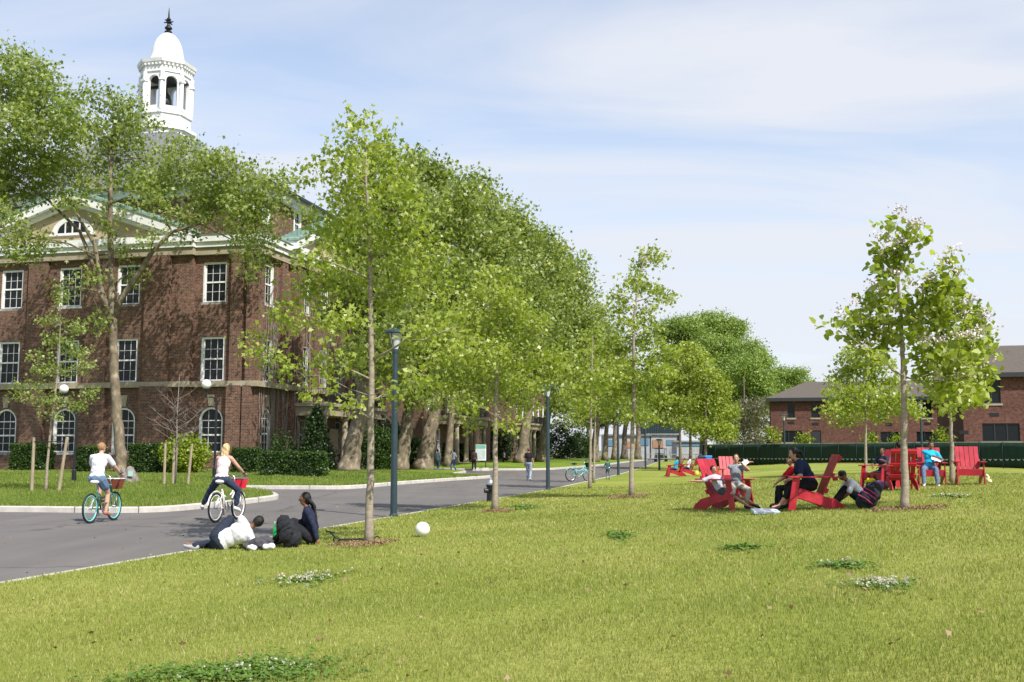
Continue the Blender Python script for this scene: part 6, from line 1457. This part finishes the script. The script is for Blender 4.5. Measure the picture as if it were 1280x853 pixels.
# ---------------------------------------------------------------- lamps, hydrant, signs
def lamp_post(label, p, H, cap_r=.29):
    root = empty('lamp_post', p, label, 'lamp post', 'tall blue-grey lamp posts along the road and lawn')
    m = MB(); m.lathe([(.11, -.05), (.11, .05), (.085, .08), (.078, H * .5), (.062, H - .62), (.07, H - .58), (.07, H - .50)], n=16); m.build('pole', M['lamp'], root, smooth=False)
    m = MB(); m.lathe([(.065, H - .50), (.15, H - .14), (.17, H - .10)], n=16); m.build('lens', M['lens'], root)
    m = MB()
    for k in range(3):
        a = k * 2.09; m.tube([(math.cos(a) * .068, math.sin(a) * .068, H - .52), (math.cos(a) * .2, math.sin(a) * .2, H - .08)], .012, 6)
    m.build('bracket', M['lamp'], root)
    m = MB(); m.lathe([(cap_r * .9, H - .105), (cap_r, H - .09), (cap_r * .98, H - .05), (cap_r * .7, H - .01), (.05, H + .01)], n=20); m.build('lamp_head', M['lamp'], root, smooth=False)
    return root
M['lens'] = plain('frosted_lens', (.50, .52, .53), .3, v=.04)
def lp(px, py, top, lab, Y=None):
    p = G(px, py) if Y is None else on(at(px, 570, Y).x, Y); H = at(px, top, p.y).z - p.z; lamp_post(lab, p, H)
lp(492, 646, 412, 'nearest tall lamp post, beside the road right of the tallest young tree')
lp(685, 612.5, 481, 'second tall lamp post, between the walker and the parked aqua bicycle')
lp(773, 594, 507, 'third lamp post along the lawn edge, left of the slender lawn tree')
lp(807, 587, 525, 'fourth lamp post along the lawn edge, right of the slender lawn tree')
lp(824, 584, 549, 'short distant lamp post before the white booths', 84)
lp(981, 588, 518, 'lamp post in front of the fence left of the woman in navy', 84)
lp(1153, 588, 503, 'lamp post rising above the boy in bright blue', 70)
def globe_lamp(px, Y, gx, gy, lab, r_px):
    z = float(left_z(0, Y)); p = Vector((at(px, 560, Y).x, Y, z)); root = empty('globe_lamp', p, lab, 'lamp', 'white globe lamps before the brick building')
    g = at(gx, gy, Y) - p; rr = r_px * Y / F; m = MB(); m.tube([(0, 0, -.05), (0, 0, g.z - .75)], .055, 10); m.tube([(0, 0, g.z - .8), (0, 0, g.z - .68), (g.x * .5, 0, g.z - .62), (g.x, 0, g.z - .62), (g.x, 0, g.z - rr)], .035, 8); m.lathe([(.10, -.05), (.10, .5), (.06, .55)], n=10); m.build('pole', M['iron'], root)
    m = MB(); m.lathe([(.07, g.z - rr - .12), (.11, g.z - rr - .02), (.10, g.z - rr + .04)], (g.x, 0, 0), 12); m.build('collar', M['iron'], root)
    m = MB(); m.ell((g.x, 0, g.z), (rr, rr, rr), 20, 14); m.build('globe', M['globe'], root, smooth=True)
globe_lamp(94, 46, 80, 486.5, 'white globe lamp in the leaves of the staked tree at left', 5.6)
globe_lamp(269, 50, 258, 480.5, 'white globe lamp on a bent arm behind the blonde cyclist', 6)
p = G(613, 627); root = empty('fire_hydrant', p, 'black fire hydrant with silver top on the lawn edge', 'hydrant', rz=R(20))
m = MB(); m.lathe([(.16, -.03), (.16, .03), (.12, .05), (.115, .46), (.145, .48), (.145, .52), (.12, .54)], n=16); m.build('barrel', M['iron'], root)
m = MB(); m.lathe([(.12, .54), (.118, .60), (.09, .67), (.04, .70), (.035, .75), (.0, .75)], n=16); m.build('bonnet', M['chrome'], root)
for sgn in (-1, 1):
    m = MB(); m.tube([(0, .09 * sgn, .40), (0, .19 * sgn, .40)], .055, 12); m.tube([(0, .19 * sgn, .40), (0, .215 * sgn, .40)], .035, 6); m.build('outlet_cap', M['iron'], root)
m = MB(); m.tube([(-.09, 0, .34), (-.20, 0, .34)], .075, 12); m.build('main_outlet', M['iron'], root)
# map board
Y = G(602, 588).y - 2; p = Vector((at(601, 580, Y).x, Y, .0)); k = Y / F
root = empty('map_board', p, 'free-standing map board with pale green heading among the distant pedestrians', 'sign', rz=R(-6))
zt, zb_ = at(601, 556, Y).z, at(601, 576, Y).z; hw = 6.5 * k
m = MB(); m.box((0, 0, (zt + zb_) / 2), (hw * 2, .10, zt - zb_)); m.build('panel', M['white'], root, bevel=.01)
m = MB(); m.box((0, -.053, zt - (zt - zb_) * .14), (hw * 1.9, .006, (zt - zb_) * .24)); m.build('heading_strip', plain('pale_green_print', (.18, .42, .32), .5), root)
m = MB(); m.box((0, -.053, zb_ + (zt - zb_) * .40), (hw * 1.7, .006, (zt - zb_) * .6)); m.build('map_print', mat_var('map_print', (.35, .50, .38), (.62, .68, .72), 3.0, .5, 0), root)
for s in (-1, 1):
    m = MB(); m.box((s * hw * .95, 0, zb_ / 2), (.08, .08, zb_)); m.build('leg', M['lamp'], root)
    m = MB(); m.box((s * hw * .95, 0, .12), (.55, .55, .24), taper=.8); m.build('ballast_block', M['kerb'], root)
# boulder with plaque
p = GL(161, 603.5); root = empty('boulder', p, 'grey boulder with a green plaque beside the cyclist in shorts', 'boulder', rz=R(-14)); k = p.y / F
r = random.Random(4); bm = bmesh.new(); bmesh.ops.create_icosphere(bm, subdivisions=4, radius=1)
for v in bm.verts:
    n = v.co.copy(); t = .12 * math.sin(n.x * 3 + 1) * math.sin(n.y * 4) + .05 * math.sin(n.z * 9 + n.x * 7) + r.uniform(-.012, .012)
    v.co = Vector((n.x * (14 * k) * (1 + t) * (1 - .35 * max(0, n.z)), n.y * (8 * k) * (1 + t), (n.z * (17 * k) * (1 + t)) + 2 * k)); v.co.z = max(v.co.z, -.1)
me = bpy.data.meshes.new('rock'); bm.to_mesh(me); bm.free(); me.materials.append(M['rock']); link_mesh('rock', me, root)
m = MB(); m.box((7 * k, -7.6 * k, 11 * k), (6 * k, .03, 6.5 * k), Matrix.Rotation(R(-16), 3, 'X') @ Matrix.Rotation(R(22), 3, 'Z')); m.build('plaque', M['plaque'], root)
p = GL(404, 590); m = MB(); m.ell((0, 0, .12), (.35, .2, .16), 12, 8, None, .12); o = m.build('white_stone', M['stone'], smooth=True); o.location = p; tag(o, 'small pale stone at the foot of the dark conifer', 'stone')
# ---------------------------------------------------------------- green screened fence
M['screen'] = mat_var('dark_green_screen', (.010, .028, .018), (.016, .042, .027), 3, .75, .2, sc3=(1, 1, .2))
a = at(879, 570, 92); b_ = at(1500, 570, 58); a = Vector((a.x, a.y, gz(a.x, a.y))); b_ = Vector((b_.x, b_.y, gz(b_.x, b_.y)))
root = empty('screened_fence', a, 'long fence covered in dark green mesh behind the red chairs', 'fence'); d = b_ - a; L = d.length; N = 24
m = MB(); ft = lambda t: 2.05 + .0 * t
pts = [a + d * (i / N) for i in range(N + 1)]
for q in pts: q.z = gz(q.x, q.y)
nrm = Vector((d.y, -d.x, 0)).normalized(); 
if nrm.y > 0: nrm = -nrm
topz = lambda i: at(880 + (1280 - 880) * min(1.5, i / N * 1.5), 556.5 - 3 * min(1, i / N * 1.5), pts[i].y).z
V = []
r = random.Random(5)
for i, q in enumerate(pts):
    b2_ = q - a
    for j in range(5):
        z = q.z + .06 + (topz(i) - q.z - .06) * j / 4; o2 = nrm * (.03 + r.uniform(-.02, .03)); V.append(Vector((b2_.x, b2_.y, z - a.z)) + o2)
m.add(V, [(5 * i + j, 5 * i + 5 + j, 5 * i + 6 + j, 5 * i + 1 + j) for i in range(N) for j in range(4)])
so_ = m.build('mesh_screen', M['screen'], root, smooth=True); so_.modifiers.new('s', 'SOLIDIFY').thickness = .01
for i, q in enumerate(pts):
    b2_ = q - a; b2_ = b2_ + nrm * .09; m = MB(); m.tube([(b2_.x, b2_.y, q.z - a.z - .1), (b2_.x, b2_.y, topz(i) - a.z + .06)], .03, 8); m.build('post', M['lamp'], root)
m = MB(); m.tube([Vector(((q - a).x, (q - a).y, topz(i) - a.z + .03)) for i, q in enumerate(pts)], .022, 6); m.build('top_rail', M['chrome'], root)
m = MB()
for i in range(86):
    t = (i + .5) / 86 * .86 + .02; q = a + d * t; zz = gz(q.x, q.y); hgt = at(890, 572.5, q.y).z if False else at(950, 572.5 + t * 2, q.y).z
    c = Vector(((q - a).x, (q - a).y, hgt - a.z)) + nrm * .075; dd = d.normalized(); w = .13
    m.prism([c - dd * w, c - dd * w * .4 - Vector((0, 0, .10)), c + dd * w * .4 - Vector((0, 0, .10)), c + dd * w, c + dd * w * .55 + Vector((0, 0, -.01)), c + Vector((0, 0, -.05)), c - dd * w * .55 + Vector((0, 0, -.01))], nrm * .01)
vf = m.build('wind_flaps', plain('pale_flap_edge', (.48, .54, .50), .7), root); vf['kind'] = 'stuff'
# pale debris strip at the fence foot is bare ground
mb = MB(); mb.bar((a + nrm * .5).to_tuple()[:2] + (a.z + .03,), (b_ + nrm * .5).to_tuple()[:2] + (b_.z + .03,), .5, .03)
# blue and dark bins left of the fence
for px, c, lab in ((885, (.02, .20, .55), 'bright blue recycling bin at the left end of the green fence'), (878, (.01, .03, .08), 'dark navy bin left of the bright blue one')):
    Y = 72; p = on(at(px, 585, Y).x, Y); k = Y / F; root = empty('recycling_bin', p, lab, 'bin'); H = at(px, 569.5, Y).z - p.z
    mt = plain('bin_plastic_%d' % px, c, .45); m = MB(); m.box((0, 0, H * .46), (.42, .42, H * .9), taper=1.15); m.build('body', mt, root, bevel=.02)
    m = MB(); m.box((0, 0, H * .95), (.54, .54, H * .09), taper=.9); m.build('lid', mt, root, bevel=.02)
# ---------------------------------------------------------------- far booths, gantry, cart, barrier
M['dull_white'] = mat_var('dull_white_metal', (.26, .27, .28), (.40, .41, .41), 1.0, .6, 0)
M['orange'] = plain('orange_panel', (.33, .18, .10), .6); M['bluep'] = plain('blue_panel', (.09, .20, .28), .5); M['mesh_dark'] = mat_var('mauve_metal', (.13, .12, .15), (.20, .19, .22), 2, .6, .2)
Y = 205
def booth(px0, px1, y0, y1, Y, lab, panels):
    x0, x1 = at(px0, 560, Y).x, at(px1, 560, Y).x; zt = at(px0, y0, Y).z; root = empty('white_booth', ((x0 + x1) / 2, Y, 0), lab, 'booth', 'white booths at the far end of the road'); W2 = (x1 - x0)
    m = MB(); m.box((0, 3, zt / 2), (W2, 6, zt)); m.build('body', M['dull_white'], root); m = MB(); m.box((0, 3, zt + .15), (W2 + .8, 6.8, .3)); m.build('roof', M['chrome'], root)
    for (a, b, c, d_, mt) in panels:
        m = MB(); xa, xb = at(a, 560, Y).x - (x0 + x1) / 2, at(b, 560, Y).x - (x0 + x1) / 2; m.bx(xa, xb, -.12, -.01, at(a, d_, Y).z, at(a, c, Y).z); m.build('window' if mt is not M['orange'] else 'shutter', mt, root)
booth(755, 812, 545, 572, 205, 'white booth with blue window and orange shutter behind the slender lawn tree', [(760, 772, 550, 558, M['bluep']), (784, 797, 552, 560, M['orange']), (801, 811, 549, 557, M['bluep'])])
booth(814, 846, 544, 572, 208, 'white booth with blue and orange panels left of the far lawn trio', [(816, 829, 550, 560, M['orange']), (833, 843, 550, 557, M['bluep'])])
booth(846, 884, 553, 572, 198, 'low pale booth with blue awning behind the far red chairs', [(843 + 4, 880, 553.5, 558, M['bluep'])])
x0, x1 = at(800, 530, 240).x, at(850, 530, 240).x; root = empty('lattice_shed', ((x0 + x1) / 2, 240, 0), 'big mauve slatted shed rising behind the white booths', 'building')
m = MB(); zt = at(820, 524, 240).z; m.box((0, 4, zt / 2), (x1 - x0, 8, zt)); m.build('wall', M['mesh_dark'], root)
m = MB()
for i in range(22): m.bx(-(x1 - x0) / 2 + i * (x1 - x0) / 22, -(x1 - x0) / 2 + i * (x1 - x0) / 22 + .25, -.3, 0, 0, zt)
m.build('slats', M['lamp'], root); m = MB(); m.box((0, 4, zt + .4), (x1 - x0 + 2, 10, .6)); m.build('roof', M['dull_white'], root)
# utility cart
Y = 150; p = Vector((at(826, 575, Y).x, Y, 0)); root = empty('utility_cart', p, 'small black utility cart parked at the end of the road', 'cart'); k = Y / F
m = MB(); m.box((0, 0, .62), (1.5, 2.4, .55)); m.box((0, .7, 1.0), (1.4, .7, .4)); m.build('body', M['iron'], root, bevel=.05)
m = MB(); m.box((0, 0, 1.85), (1.5, 1.9, .08)); m.build('canopy', M['iron'], root)
m = MB()
for sx in (-.68, .68):
    for sy in (-.85, .85): m.tube([(sx, sy, .8), (sx, sy, 1.83)], .03, 6)
m.build('canopy_frame', M['iron'], root)
for sx in (-.72, .72):
    for sy in (-.85, .85):
        m = MB(); m.tube([(sx - .09, sy, .28), (sx + .09, sy, .28)], .28, 14); m.build('wheel', M['rubber'], root)
# barrier rail across the road end
root = empty('barrier_rail', (at(840, 575, 140).x, 140, 0), 'low grey pipe barrier across the far end of the road', 'barrier'); m = MB(); xx = [at(q, 575, 140).x - root.location.x for q in range(806, 880, 8)]
for z in (.55, 1.1): m.tube([(xx[0], 0, z), (xx[-1], 0, z)], .05, 6)
m.build('rail', M['chrome'], root)
for x in xx: m = MB(); m.tube([(x, 0, 0), (x, 0, 1.15)], .05, 6); m.build('post', M['chrome'], root)
# ---------------------------------------------------------------- clover, mulch
def clover(px, py, rxp, ryp, lab, flowers=0, dens=1.0, leaf=.028):
    p = G(px, py); q = G(px + rxp, py); rx = abs(q.x - p.x); a0 = G(px, py + ryp); ry = abs(a0.y - p.y); r = np.random.default_rng(int(px))
    n = int(900 * rx * ry * math.pi * dens * 2.6); sc_ = max(1, p.y / 7); n = int(n / sc_ ** 1.6)
    th = r.uniform(0, 6.28, n); q_ = np.abs(r.normal(0, .5, n)) * (0.95 + .25 * np.sin(th * 3 + px) + .2 * np.sin(th * 7 + px * 2))
    X = p.x + np.cos(th) * q_ * rx; Yv = p.y + np.sin(th) * q_ * ry; Z = lawn_z(X, Yv)
    n2 = len(X); L = leaf * sc_ ** .8; a = r.uniform(0, 6.28, (n2, 3)) ; V = np.empty((n2 * 3, 4, 3)); c = np.stack([X, Yv, Z + r.uniform(.015, .045, n2) * (1 + .02 * sc_)], 1)
    for j in range(3):
        an = a[:, 0] + j * 2.1; dx = np.stack([np.cos(an), np.sin(an), r.normal(0, .3, n2)], 1) * L; sx = np.stack([-np.sin(an), np.cos(an), r.normal(0, .3, n2)], 1) * L * .45
        V[j::3, 0] = c; V[j::3, 1] = c + dx * .6 + sx; V[j::3, 2] = c + dx; V[j::3, 3] = c + dx * .6 - sx
    root = empty('clover_patch', p, lab, 'clover patch', 'clover patches in the lawn'); root['kind'] = 'stuff'
    soup('clover_leaves', V.reshape(-1, 3), 4, M['clover'], root, np.clip(.45 + r.normal(0, .2, n2 * 3), 0, 1), origin=p)['kind'] = 'stuff'
    if flowers:
        idx = r.choice(n2, min(n2, flowers), replace=False); cc = c[idx] + np.array([0, 0, .02]); v, t = leaves_at(cc, 0.0115 * sc_ ** .75, .007 * sc_ ** .6, 10, r, 0, .5, aspect=.9)
        soup('clover_flowers', v, 6, M['flower_w'], root, t, origin=p)['kind'] = 'stuff'
M['flower_w'] = leafmat('white_clover_flower', [(.40, .37, .29), (.55, .52, .43), (.66, .63, .55)], .25)
clover(300, 845, 150, 20, 'large dark clover patch at the bottom edge, dotted with white flowers', 40, .8)
clover(382, 727, 48, 8, 'pale patch of white clover flowers below the resting pair', 80, .22)
clover(1100, 735, 60, 8, 'wide patch of white clover flowers at lower right', 100, .5)
clover(1055, 709, 42, 6, 'dark clover patch just above the wide white flowered one', 14, .7)
clover(925, 687, 42, 4, 'thin dark clover patch below the notebook and chairs', 0, .6)
clover(774, 672, 19, 5, 'small round dark clover patch in the middle of the lawn', 3, .8)
clover(655, 636, 26, 3, 'thin clover patch right of the round-crowned tree base', 8, .5)
clover(1190, 622, 40, 3, 'pale flowered clover strip below the empty red chair', 30, .25)
#clover(740, 765, 40, 6, 'faint clover patch in the lower middle of the lawn', 4, .3)
def mulch(px, py, rxp, ryp, lab):
    p = G(px, py); rx = rxp * p.y / F; ry = abs(G(px, py + ryp).y - p.y); r = np.random.default_rng(int(px) + 1); n = int(1300 * rx * ry)
    th = r.uniform(0, 6.28, n); q_ = np.sqrt(r.random(n)) * (.85 + .15 * np.sin(th * 4)); X = p.x + np.cos(th) * q_ * rx; Yv = p.y + np.sin(th) * q_ * ry; c = np.stack([X, Yv, lawn_z(X, Yv) + .035 + r.uniform(0, .02, n)], 1)
    V, T = leaves_at(c, .055, .0, 1, r, 0, 1.5, aspect=.4); o = soup('mulch_ring', V, 6, M['mulch'], None, T); tag(o, lab, 'mulch', kind='stuff')
mulch(455, 682, 45, 5, 'reddish wood mulch around the base of the tallest young tree')
mulch(1135, 638, 60, 3, 'reddish wood mulch around the base of the nearest flowering tree')
mulch(785, 622, 30, 2.5, 'reddish wood mulch around the base of the slender lawn tree')
mulch(622, 640, 22, 2.5, 'reddish wood mulch around the base of the round-crowned tree')
# dry leaves scattered over the lawn and road edge
r_ = np.random.default_rng(77); n = 420; d_ = r_.uniform(5.5, 34, n); X_ = d_ * r_.uniform(-.5, .5, n); Z_ = np.where(X_ > kx(d_), lawn_z(X_, d_) + .03, .008)
v, t = leaves_at(np.stack([X_, d_, Z_], 1), .05, 0.0, 1, r_, 0, 3.0, lobed=True)
M['dry_leaf'] = leafmat('dry_leaf', [(.16, .09, .04), (.26, .17, .08), (.36, .28, .14)], .15)
tag(soup('fallen_leaves', v, 6, M['dry_leaf'], None, t), 'few small dry brown leaves scattered over the lawn and road edge', 'leaves', kind='stuff')
